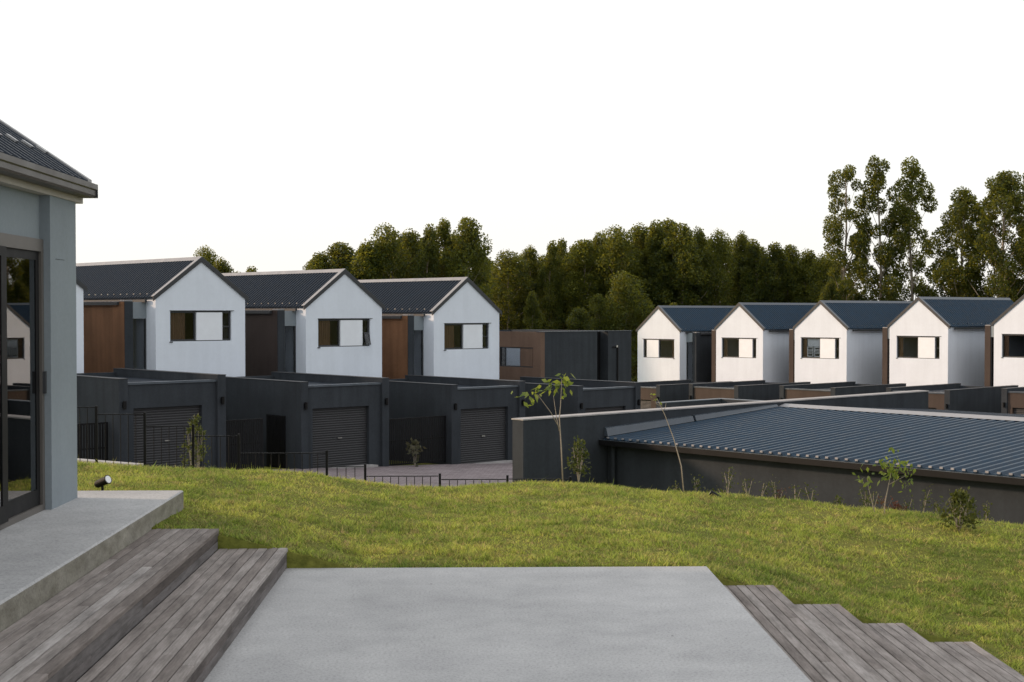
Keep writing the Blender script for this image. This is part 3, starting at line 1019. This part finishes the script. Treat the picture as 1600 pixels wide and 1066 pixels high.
# ------------------------------------------------------------------ low building with the blue ribbed roof
def low_building():
    x, y = gw(20.8, 19.7)
    root = thing('low_roofed_building', 'low charcoal building with wide blue-grey ribbed roof at the right of the lawn', 'building', (x, y, -3.2), ROT_R)
    # local: x runs right along the eave wall, y back
    ez, rz = 3.2 - 0.46, 3.2 - 0.10
    L = 17.0
    w = MB()
    jx = 9.0
    w.box(-0.02, jx, 0, 0.25, -0.8, ez - 0.06).box(jx + 0.02, L, 0, 0.25, -0.8, ez - 0.06).box(jx, jx + 0.02, 0.03, 0.25, -0.8, ez - 0.062)
    w.build('front_wall', 'charcoal_plaster', root)
    MB().box(-0.30, 0.0, -2.35, 12.0, -1.0, 3.2 + 0.02).build('parapet_wall', 'charcoal_plaster', root)
    MB().box(-0.315, 0.015, -2.365, 12.015, 3.2 + 0.02, 3.2 + 0.045).build('parapet_coping', 'kerb_concrete', root)
    MB().box(0, L, 11.3, 11.55, -0.8, ez - 0.02).build('rear_wall', 'charcoal_plaster', root)
    s = MB()
    ribbed_sheet(s, L - 0.02, ((-0.16, ez), (5.82, rz)), 0.2, 0.045, 0.075, axis='x')
    s0 = s.build('roof_slope', 'blue_roof_metal', root, loc=(0.01, 0, 0))
    s = MB()
    ribbed_sheet(s, L - 0.02, ((11.75, ez), (5.822, rz)), 0.2, 0.045, 0.075, axis='x')
    s.build('roof_slope', 'roof_metal', root, loc=(0.01, 0, 0))
    # rib end closers along the eave
    cm = MB().box(0, 0.055, -0.185, -0.162, 0.012, 0.044).mesh('rib_closer', 'pale_flashing')
    for i in range(int(L / 0.2)):
        put('rib_closer', cm, s0, loc=(0.2 * i + 0.115, 0, ez))
    MB().prism_x([(5.55, rz + 0.03), (5.82, rz + 0.085), (6.09, rz + 0.03), (5.82, rz + 0.055)], 0.02, L).build('ridge_cap', 'pale_flashing', s0)
    MB().box(0.02, L, -0.30, -0.165, ez - 0.115, ez - 0.012).build('gutter', 'black_metal', root)
    MB().box(0.02, L, -0.305, -0.292, ez - 0.012, ez - 0.004).build('gutter_lip', 'flashing_metal', root)
    MB().box(0.02, L, -0.16, -0.002, ez - 0.13, ez - 0.03).build('fascia', 'black_metal', root)
    # parapet flashing in two lengths
    for a, b, ha, hb in ((-0.12, 2.55, 0.21, 0.16), (2.62, 5.5, 0.16, 0.095)):
        f = MB()
        za, zb = ez + 0.36 / 5.98 * (a + 0.16), ez + 0.36 / 5.98 * (b + 0.16)
        f.add([(0.002, a, za + 0.05), (0.002, b, zb + 0.05), (0.002, b, zb + hb + 0.012), (0.002, a, za + ha + 0.012),
               (0.10, a, za + 0.05), (0.10, b, zb + 0.05), (0.055, b, zb + hb), (0.055, a, za + ha)],
              [(4, 5, 6, 7), (7, 6, 2, 3), (0, 4, 7, 3), (5, 1, 2, 6), (0, 1, 5, 4)])
        f.build('parapet_flashing', 'flashing_metal', root)
    p = MB().tube([(0.22, -0.09, ez - 0.11), (0.22, -0.09, -0.8)], [0.045, 0.045], 10)
    p.build('downpipe', 'charcoal_plaster', root)
    return root
low_building()

def wall_piece(label, boxes, cat='wall'):
    x, y = gw(boxes[0][0], boxes[0][2])
    root = thing('boundary_wall', label, cat, (x, y, -5.0), GA)
    for (u0, u1, v0, v1, z) in boxes:
        MB().box(u0 - boxes[0][0], u1 - boxes[0][0], v0 - boxes[0][2], v1 - boxes[0][2], 0, z + 5.0).build('wall', 'charcoal_plaster', root)
        MB().box(u0 - boxes[0][0] - 0.015, u1 - boxes[0][0] + 0.015, v0 - boxes[0][2] - 0.015, v1 - boxes[0][2] + 0.015, z + 5.001, z + 5.03).build('coping', 'flashing_metal', root)
wall_piece('dark boundary wall behind the parapet, between leaning sapling and right-hand garages', [(33.9, 36.8, 29.75, 30.0, -0.82), (36.8, 37.05, 24.0, 30.0, -0.82)])
kb = thing('kerb_wall', 'low pale-topped kerb wall behind the railing, before the left garage', 'kerb', (-9.4, 31.86, -1.2), math.atan2(-1.42, 2.2))
MB().box(-2.5, 2.62, 0, 0.2, -1.6, -0.03).build('kerb', 'charcoal_plaster', kb)
MB().box(-2.5, 2.62, -0.02, 0.22, -0.029, 0.03).build('coping', 'kerb_concrete', kb)

# ------------------------------------------------------------------ steel railing beyond the lawn
def railing():
    root = thing('steel_railing', 'thin black steel railing stepping down behind the lawn crest', 'railing', (-7.5, 22.3, 0))
    Y0 = 22.3
    posts = [(-7.35, 0.62), (-5.90, 0.60), (-5.15, 0.50), (-4.40, 0.31), (-3.69, 0.16), (-2.32, -0.10), (-1.72, -0.32), (-0.55, -0.47), (0.51, -0.50), (1.50, -0.53)]
    rails = [0.60, 0.49, 0.30, 0.145, -0.125, -0.34, -0.49, -0.545, -0.54]
    for (x, z) in posts:
        MB().box(-0.018, 0.018, -0.018, 0.018, -1.45, 0.02).build('post', 'black_metal', root, loc=(x + 7.5, 0, z))
    bar = MB().tube([(0, 0, -1.0), (0, 0, 0)], [0.006, 0.006], 6).mesh('baluster', 'black_metal')
    for i, z in enumerate(rails):
        xa, xb = posts[i][0] + 0.022, posts[i + 1][0] - 0.022
        for dz in (0, -0.98):
            MB().box(xa, xb, -0.01, 0.01, z + dz - 0.008, z + dz + 0.006).build('rail', 'black_metal', root, loc=(7.5, 0, 0))
        n = max(2, int((xb - xa) / 0.115))
        for j in range(1, n):
            put('baluster', bar, root, loc=(7.5 + xa + (xb - xa) * j / n, 0, z - 0.013))
railing()

# ------------------------------------------------------------------ garden spotlights
def spot(label, x, y, z, rz, tilt):
    root = thing('garden_spotlight', label, 'spotlight', (x, y, z), rz, 'garden spotlights')
    MB().tube([(0, 0, -0.12), (0, 0, 0.045)], [0.012, 0.012], 8).build('spike', 'black_metal', root)
    b = MB().tube([(0, -0.075, 0), (0, -0.06, 0), (0, 0.07, 0), (0, 0.075, 0), (0, 0.075, 0)], [0.030, 0.036, 0.038, 0.044, 0.044], 16)
    bo = b.build('lamp_body', 'black_metal', root, loc=(0, 0, 0.06), rot=(tilt, 0, 0))
    MB().tube([(0, 0.0755, 0), (0, 0.079, 0)], [0.036, 0.034], 16).build('lens', 'lamp_lens', bo)
spot('small black garden spotlight with pale lens behind the upper terrace corner', -3.42, 13.12, 0.47, R(-118), R(22))
spot('small garden spotlight in the grass before the low building wall', 3.0, 17.6, -0.265, R(60), R(25))

# ------------------------------------------------------------------ trees
def leaf_quads(rng, centers, radii, counts, size, squash=1.1, droop=0.5):
    P = []
    for c, r, n in zip(centers, radii, counts):
        d = rng.normal(size=(n, 3))
        d /= np.linalg.norm(d, axis=1)[:, None]
        rad = rng.uniform(0.25, 1.0, n) ** 0.55
        p = np.asarray(c) + d * (rad * r)[:, None] * np.array([1, 1, squash])
        a = rng.normal(size=(n, 3))
        a[:, 2] -= droop
        a /= np.linalg.norm(a, axis=1)[:, None]
        b = np.cross(a, rng.normal(size=(n, 3)))
        b /= np.linalg.norm(b, axis=1)[:, None]
        s = size * rng.uniform(0.6, 1.35, n)[:, None]
        la, wb = a * s, b * s * 0.34
        P.append(np.stack([p - la * 0.5, p - la * 0.05 + wb, p + la * 0.5, p - la * 0.05 - wb], 1))
    return np.concatenate(P, 0)

def tree_meshes(seed, H, crown_r, base_t, nclump, clump_r, per, leaf, trunk_r, profile, sparse=False):
    rng = np.random.default_rng(seed)
    wob = rng.normal(size=(5, 2)) * 0.012 * H
    wob[0] = 0
    tz = np.linspace(0, 1, 5)
    def axis(t):
        return np.array([np.interp(t, tz, wob[:, 0]), np.interp(t, tz, wob[:, 1]), t * H])
    tb = MB()
    ts = np.linspace(-0.02, 0.97, 9)
    tb.tube([axis(t) for t in ts], [trunk_r * (1 - 0.86 * max(t, 0)) + 0.01 for t in ts], 7)
    cs, rs, ns = [], [], []
    for i in range(nclump):
        t = base_t + (1 - base_t) * ((i + rng.uniform(0.1, 0.9)) / nclump)
        s = (t - base_t) / (1 - base_t)
        Rm = crown_r * np.interp(s, profile[0], profile[1])
        an = rng.uniform(0, 2 * math.pi) if not sparse else i * 2.4 + rng.uniform(-0.5, 0.5)
        rr = Rm * math.sqrt(rng.uniform(0.05, 1.0)) if not sparse else Rm * rng.uniform(0.35, 1.0)
        c = axis(t) + np.array([math.cos(an) * rr, math.sin(an) * rr, 0])
        cr = clump_r * rng.uniform(0.65, 1.3) * (0.75 + 0.25 * np.interp(s, [0, 0.5, 1], [0.8, 1.1, 0.75]))
        cs.append(c)
        rs.append(cr)
        ns.append(int(per * (cr / clump_r) ** 2))
        if i % 2 == 0 or sparse:
            t0 = max(0.1, t - (0.05 + rr * 0.05) - 0.02)
            q = axis(t0)
            mid = (q + c) / 2 + np.array([0, 0, -0.12 * rr])
            br = max(0.012, trunk_r * (1 - 0.86 * t0) * 0.42)
            tb.tube([q, mid, c], [br, br * 0.7, br * 0.3], 5)
    tb_m = tb.mesh('trunk', 'bark', True)
    P = leaf_quads(rng, cs, rs, ns, leaf)
    return tb_m, quads_mesh('crown', P, 'gum_leaf')

PROF_D = ([0, 0.2, 0.5, 0.8, 1.0], [0.45, 0.8, 1.0, 0.72, 0.10])
PROF_T = ([0, 0.2, 0.5, 0.8, 1.0], [0.75, 0.9, 0.9, 0.75, 0.15])
dense = [tree_meshes(10 + i, 13.0, (1.3, 1.7, 1.45, 1.9, 1.5, 1.35)[i], (0.22, 0.3, 0.18, 0.34, 0.26, 0.2)[i], (84, 70, 92, 66, 78, 90)[i], (0.56, 0.66, 0.58, 0.74, 0.6, 0.52)[i], 300, 0.15, 0.13, PROF_D if i % 2 else PROF_T) for i in range(6)]
bushy = [tree_meshes(40 + i, 9.5, 2.0, 0.10, 70, 0.75, 320, 0.15, 0.10, ([0, 0.2, 0.5, 0.8, 1.0], [0.8, 1.0, 0.95, 0.6, 0.15])) for i in range(3)]
tall = [tree_meshes(60 + i, 18.0, (2.0, 1.9, 2.0, 2.9, 3.0)[i], (0.36, 0.40, 0.34, 0.25, 0.25)[i], (30, 27, 30, 74, 78)[i], 0.70, (620, 620, 620, 520, 520)[i], 0.165, 0.17, PROF_T, True) for i in range(5)]

def tree(name, label, meshes, x, y, h, h0, rz, wide, group, z=-5.5):
    root = thing(name, label, 'tree', (x, y, z), rz, group)
    root.scale = (wide, wide, h / h0)
    put('trunk', meshes[0], root)
    put('crown', meshes[1], root)
    return root
rt = random.Random(5)
FRONT = [(-10.6, 99.4, 11.3), (-9.2, 100.6, 12.0), (-7.5, 98.7, 12.1), (-6.0, 99.8, 13.2), (-4.7, 102.9, 13.0), (-3.3, 98.9, 13.1), (-2.1, 101.0, 13.7), (-0.4, 100.0, 13.7), (1.2, 118.0, 11.5), (2.8, 116.0, 12.1), (4.6, 117.9, 12.5), (6.0, 115.8, 12.8), (7.4, 118.8, 13.2), (8.9, 116.7, 13.0), (10.5, 117.5, 13.7), (11.7, 115.4, 14.0), (13.7, 118.2, 14.3), (14.6, 116.1, 14.4), (15.8, 116.9, 14.7), (16.9, 114.8, 14.2), (18.4, 116.6, 14.0), (19.8, 115.3, 13.7), (22.0, 117.0, 13.6), (23.1, 115.7, 12.9), (24.1, 114.5, 12.7), (25.7, 116.2, 12.6), (27.0, 114.9, 12.2), (28.1, 113.6, 11.8)]
BACK = [(-10.6, 109.4, 11.9), (-9.6, 107.1, 11.7), (-8.1, 109.2, 12.1), (-6.9, 107.7, 12.5), (-5.8, 109.8, 12.7), (-4.6, 109.6, 12.6), (-3.4, 108.8, 12.8), (-1.7, 106.5, 12.7), (-0.7, 108.0, 12.9), (1.9, 125.3, 11.5), (3.2, 129.6, 11.7), (4.7, 129.5, 12.3), (6.0, 126.7, 12.2), (7.4, 128.4, 12.6), (8.7, 125.9, 13.0), (10.5, 129.4, 13.6), (12.4, 127.8, 13.8), (13.1, 126.5, 13.5), (15.0, 125.4, 14.0), (16.2, 125.5, 13.6), (18.1, 128.1, 13.6), (19.5, 127.4, 13.9), (20.8, 127.6, 13.7), (22.0, 122.5, 13.3), (23.4, 123.2, 12.7), (25.2, 125.7, 12.9), (25.9, 121.8, 12.0), (27.9, 123.9, 12.1), (29.2, 124.0, 11.7), (30.2, 121.7, 11.9)]
LOW = [(11.3, 107.4, 10.0), (9.4, 106.6, 8.6), (4.3, 107.9, 8.8), (13.1, 108.2, 8.2), (7.8, 105.7, 7.6), (15.0, 109.0, 7.9), (26.9, 106.7, 9.6), (29.5, 108.0, 9.9), (32.9, 111.2, 10.3), (34.8, 108.5, 10.6), (36.7, 106.9, 10.8), (38.1, 105.3, 10.4), (40.2, 105.6, 11.0), (42.1, 104.9, 10.7), (43.5, 104.3, 10.3)]
TALL = [(28.5, 108.3, 18.5), (30.8, 107.7, 19.1), (33.3, 108.0, 18.7), (36.3, 106.0, 16.4), (38.6, 103.0, 17.4), (41.1, 104.2, 17.9), (43.1, 103.4, 17.3)]
FAR = [(-21.7, 116.0, 12.4), (-20.3, 114.2, 11.4), (-18.9, 120.5, 10.9), (-19.6, 118.4, 10.5), (-13.4, 117.2, 11.3)]
for i, (x, y, h) in enumerate(FRONT):
    left = x < 0.5
    tree('gum_tree', 'leafy gum tree in the clump rising behind the left row of roofs' if left else 'gum tree in the dense dark wood behind the flat-roofed house and right row',
         dense[i % 6], x, y, h, 13.0, rt.uniform(0, 6.28), rt.uniform(0.78, 1.3), 'gum trees of the left clump' if left else 'gum trees of the middle wood')
for i, (x, y, h) in enumerate(BACK):
    left = x < 0.5
    tree('gum_tree', 'leafy gum tree in the clump rising behind the left row of roofs' if left else 'gum tree in the dense dark wood behind the flat-roofed house and right row',
         dense[(i * 5 + 2) % 6], x, y, h, 13.0, rt.uniform(0, 6.28), rt.uniform(0.9, 1.35), 'gum trees of the left clump' if left else 'gum trees of the middle wood')
for i, (x, y, h) in enumerate(LOW):
    if x < 28:
        lab, gr = 'low bushy tree at the front of the dark wood', 'low trees before the wood'
        if i == 0:
            lab = 'large rounded bushy tree at the front of the wood, left of the first right gable'
    else:
        lab, gr = 'low bushy tree growing between the trunks of the tall right-hand gums', 'low trees under the tall gums'
    tree('bushy_tree', lab, bushy[i % 3] if i == 0 else dense[i % 6], x, y, h * (1.0 if x < 28 else 0.88), 9.5 if i == 0 else 13.0, rt.uniform(0, 6.28), 1.1 if i == 0 else rt.uniform(0.55, 0.85), gr)
tl = ['tall open-crowned gum tree, leftmost of the high group at the right', 'tallest gum tree of the right-hand group, above the third right gable',
      'tall gum tree with a gap in its crown above the fourth right gable', 'broad shorter gum tree, fourth of the right-hand group',
      'dense tall gum tree near the right edge of the view', 'tall gum tree at the right edge of the view', 'tall gum tree beyond the right edge']
for i, (x, y, h) in enumerate(TALL):
    tree('tall_gum_tree', tl[i], tall[i % 5], x, y, h, 18.0, (0.4, 2.1, 3.3, 5.0, 1.2, 4.2, 0.9)[i], (1.0, 0.95, 1.05, 1.0, 1.1, 1.1, 1.2)[i], 'tall gums at the right')
fl = ['small sunlit treetop above the first gable of the left row', 'small treetop just right of the one above the first left gable', 'tiny treetop peeping over the second left roof',
      'low treetop over the ridge of the second left roof', 'small treetop at the left end of the left clump']
for i, (x, y, h) in enumerate(FAR):
    tree('gum_tree', fl[i], dense[(i + 3) % 6], x, y, h, 13.0, i * 1.7, 0.9, 'treetops over the left roofs')

# ------------------------------------------------------------------ saplings, bushes, weeds
def big_leaves(rng, centers, n, size, spread, mat='sapling_leaf', name='leaves', droop=0.9, wid=0.26):
    P = []
    for c in centers:
        p = np.asarray(c) + rng.normal(size=(n, 3)) * spread
        a = rng.normal(size=(n, 3))
        a[:, 2] -= droop
        a /= np.linalg.norm(a, axis=1)[:, None]
        b = np.cross(a, rng.normal(size=(n, 3)))
        b /= np.linalg.norm(b, axis=1)[:, None]
        s = size * rng.uniform(0.6, 1.3, n)[:, None]
        la, wb = a * s, b * s * wid
        P.append(np.stack([p, p + la * 0.4 + wb, p + la, p + la * 0.4 - wb], 1))
    return quads_mesh(name, np.concatenate(P, 0), mat)

def sapling(label, x, y, z, stems, leafc, n, size, spread, seed, r=0.012):
    rng = np.random.default_rng(seed)
    root = thing('sapling', label, 'sapling', (x, y, z), 0)
    for k, st in enumerate(stems):
        rr = r * (1.0 if k == 0 else 0.6)
        MB().tube(st, [rr * (1 - 0.6 * i / max(1, len(st) - 1)) for i in range(len(st))], 7).build('trunk' if k == 0 else 'branch', 'twig', root, smooth=True)
    if leafc:
        put('leaves', big_leaves(rng, leafc, n, size, spread), root)
    return root
PX = 18.2 / 2222.0
def sp(dx, dy, dd=0.0):
    return (dx * PX, dd, dy * PX)
sapling('forked young tree with bright leaf tufts before the parapet wall end', 1.12, 18.0, -0.12,
        [[sp(0, -6), sp(-3, 60), sp(-6, 105), sp(-4, 125, .02), sp(-2, 165, .04)], [sp(-5, 88), sp(-20, 115, -.05), sp(-40, 142, -.08)], [sp(-6, 85), sp(-10, 105, .05), sp(-15, 140, .06)]],
        [sp(-2, 163), sp(2, 152), sp(-18, 156, .06), sp(-14, 150, .06), sp(-43, 140, -.08), sp(-40, 148, -.08), sp(-60, 141, -.08), sp(3, 168)], 9, 0.10, 0.045, 3, 0.0095)
sapling('thin leaning bare sapling in front of the low blue-grey roof', 2.68, 18.1, -0.25,
        [[sp(0, -6), sp(-5, 45), sp(-17, 88), sp(-31, 125), sp(-43, 150)], [sp(-34, 130), sp(-30, 137), sp(-29, 143)], [sp(-37, 138), sp(-44, 142), sp(-46, 146)]],
        [sp(-44, 150), sp(-52, 158)], 4, 0.05, 0.03, 5, 0.0085)
sapling('young two-stemmed tree with leafy top before the low building wall', 5.02, 17.35, -0.45,
        [[sp(2, -6), sp(4, 25), sp(9, 50), sp(14, 75)], [sp(-8, -4), sp(-15, 20), sp(-22, 48), sp(-23, 62)], [sp(9, 50), sp(24, 58), sp(36, 64)]],
        [sp(12, 72), sp(6, 66), sp(17, 86), sp(2, 78), sp(10, 60), sp(-23, 60), sp(-27, 64), sp(37, 62), sp(41, 72), sp(35, 52), sp(20, 94), sp(22, 76), sp(4, 84)], 11, 0.075, 0.055, 8, 0.009)

def bush(label, x, y, z, w, h, n, leaf, seed, mat='bush_leaf', taper=0.0):
    rng = np.random.default_rng(seed)
    root = thing('bush', label, 'bush', (x, y, z), 0)
    t = rng.uniform(0.12, 1, n) ** (0.8)
    an = rng.uniform(0, 6.28, n)
    rr = w * np.sqrt(rng.uniform(0.0, 1, n)) * np.interp(t, [0.1, 0.4, 0.75, 1.0], [0.45 + taper, 1.0, 0.8, 0.25])
    c = np.stack([np.cos(an) * rr, np.sin(an) * rr, t * h], 1)
    put('leaves', big_leaves(rng, list(c), 5, leaf, leaf * 0.5, mat, 'leaves', -0.3, 0.3), root)
    for k in range(7):
        a = k * 0.9
        MB().tube([(0, 0, -0.03), (math.cos(a) * w * 0.3, math.sin(a) * w * 0.3, h * 0.45), (math.cos(a) * w * 0.55, math.sin(a) * w * 0.55, h * 0.85)], [0.008, 0.006, 0.003], 5).build('stem', 'twig', root)
    return root
bush('small rounded shrub on a thin stem beside the forked young tree', 1.36, 18.6, -0.12, 0.15, 0.50, 80, 0.05, 11, 'dark_leaf')
bush('leafy green bush at the right end of the lawn edge', 5.70, 16.55, -0.50, 0.22, 0.46, 130, 0.055, 12, 'dark_leaf', taper=0.3)
bush('tall shrub behind the railing before the left garage door', -4.63, 23.6, -1.05, 0.24, 1.38, 110, 0.06, 13, 'dark_leaf', taper=0.4)
bush('dry wispy plant by the gate right of the middle garage', *gw(30.5, 38.0), -3.27, 0.2, 0.9, 16, 0.17, 14, 'straw_leaf')
bush('reddish low shrub left of the bush at the lawn edge', 5.40, 18.0, -0.68, 0.16, 0.30, 60, 0.035, 15, 'red_leaf', 0.4)

rw = random.Random(21)
def weed(x, y, h, seed):
    rng = np.random.default_rng(seed)
    z = float(ground_z(x, y))
    root = thing('weed_plant', 'small leafy weed growing along the foot of the low building wall', 'plant', (x, y, z), 0, 'weeds along the low building')
    pts = []
    for k in range(3):
        a = rng.uniform(0, 6.28)
        e = (math.cos(a) * h * 0.22, math.sin(a) * h * 0.22, h * rng.uniform(0.75, 1.0))
        MB().tube([(0, 0, -0.02), (e[0] * 0.4, e[1] * 0.4, h * 0.5), e], [0.005, 0.004, 0.002], 4).build('stem', 'twig', root)
        for t in (0.35, 0.5, 0.65, 0.8, 0.92, 1.0):
            pts.append((e[0] * t, e[1] * t, e[2] * t))
    put('leaves', big_leaves(rng, pts, 4, 0.036, 0.03, 'dark_leaf' if seed % 9 else 'red_leaf', 'leaves', 0.2, 0.3), root)
for i in range(24):
    x = 2.7 + 3.9 * (i + rw.uniform(-0.6, 0.6)) / 24
    yc = float(np.interp(x, CR_X, CR_Y))
    weed(x, yc + rw.uniform(0.35, 1.1), rw.choice([0.14, 0.18, 0.24, 0.32]) * (1.1 if x > 3.2 else 0.7), 100 + i)

# ------------------------------------------------------------------ lawn grass
def make_grass():
    rng = np.random.default_rng(2)
    def sample(x0, x1, y0, y1, dens):
        n = int((x1 - x0) * (y1 - y0) * dens)
        return np.stack([rng.uniform(x0, x1, n), rng.uniform(y0, y1, n)], 1)
    parts = [sample(-6.5, 9.5, 11.62, 14.0, 4200), sample(-6.5, 9.5, 14.0, 16.5, 3400), sample(-6.5, 9.5, 16.5, 19.5, 2800), sample(4.1, 7.0, 8.2, 11.62, 4200), sample(-6.5, 3.5, 19.5, 22.4, 500)]
    p = np.concatenate(parts, 0)
    X, Y = p[:, 0], p[:, 1]
    keep = ~((X < -2.63) & (Y < 12.915)) & ~((X < 4.125) & (Y < 11.68)) & ~((X < 1.92) & (X > -1.57) & (Y < 11.63))
    def vnoise(X, Y, cell, seed):
        g = np.random.default_rng(seed).uniform(size=(256, 256))
        fx, fy = X / cell, Y / cell
        ix, iy = np.floor(fx).astype(int), np.floor(fy).astype(int)
        tx, ty = fx - ix, fy - iy
        tx, ty = tx * tx * (3 - 2 * tx), ty * ty * (3 - 2 * ty)
        q = lambda a, b: g[a % 256, b % 256]
        return (q(ix, iy) * (1 - tx) + q(ix + 1, iy) * tx) * (1 - ty) + (q(ix, iy + 1) * (1 - tx) + q(ix + 1, iy + 1) * tx) * ty
    dn = 0.55 * vnoise(X, Y, 0.10, 1) + 0.45 * vnoise(X, Y, 0.33, 2)
    dn = np.clip((dn - 0.22) / 0.56, 0, 1)
    keep &= rng.uniform(size=len(X)) < 0.35 + 0.65 * dn
    p = p[keep]
    dn = dn[keep]
    X, Y = p[:, 0], p[:, 1]
    n = len(X)
    Z = ground_z(X, Y) - 0.004
    an = rng.uniform(0, 2 * math.pi, n)
    h = rng.uniform(0.018, 0.045, n) * (0.4 + 1.2 * dn)
    tallm = rng.uniform(size=n) < 0.012
    h = np.where(tallm, h * 2.0, h)
    w = rng.uniform(0.004, 0.008, n)
    lean = rng.normal(size=(n, 2)) * 0.7 * h[:, None]
    base = np.stack([X, Y, Z], 1)
    side = np.stack([np.cos(an) * w, np.sin(an) * w, np.zeros(n)], 1)
    tip = base + np.stack([lean[:, 0], lean[:, 1], h], 1)
    P = np.stack([base - side, base + side, tip], 1)
    o = put('grass', quads_mesh('grass', P, 'grass_blade'))
    o['kind'] = 'stuff'
    tag(o, 'short sunlit green and yellow lawn grass on the slope', 'grass')
make_grass()
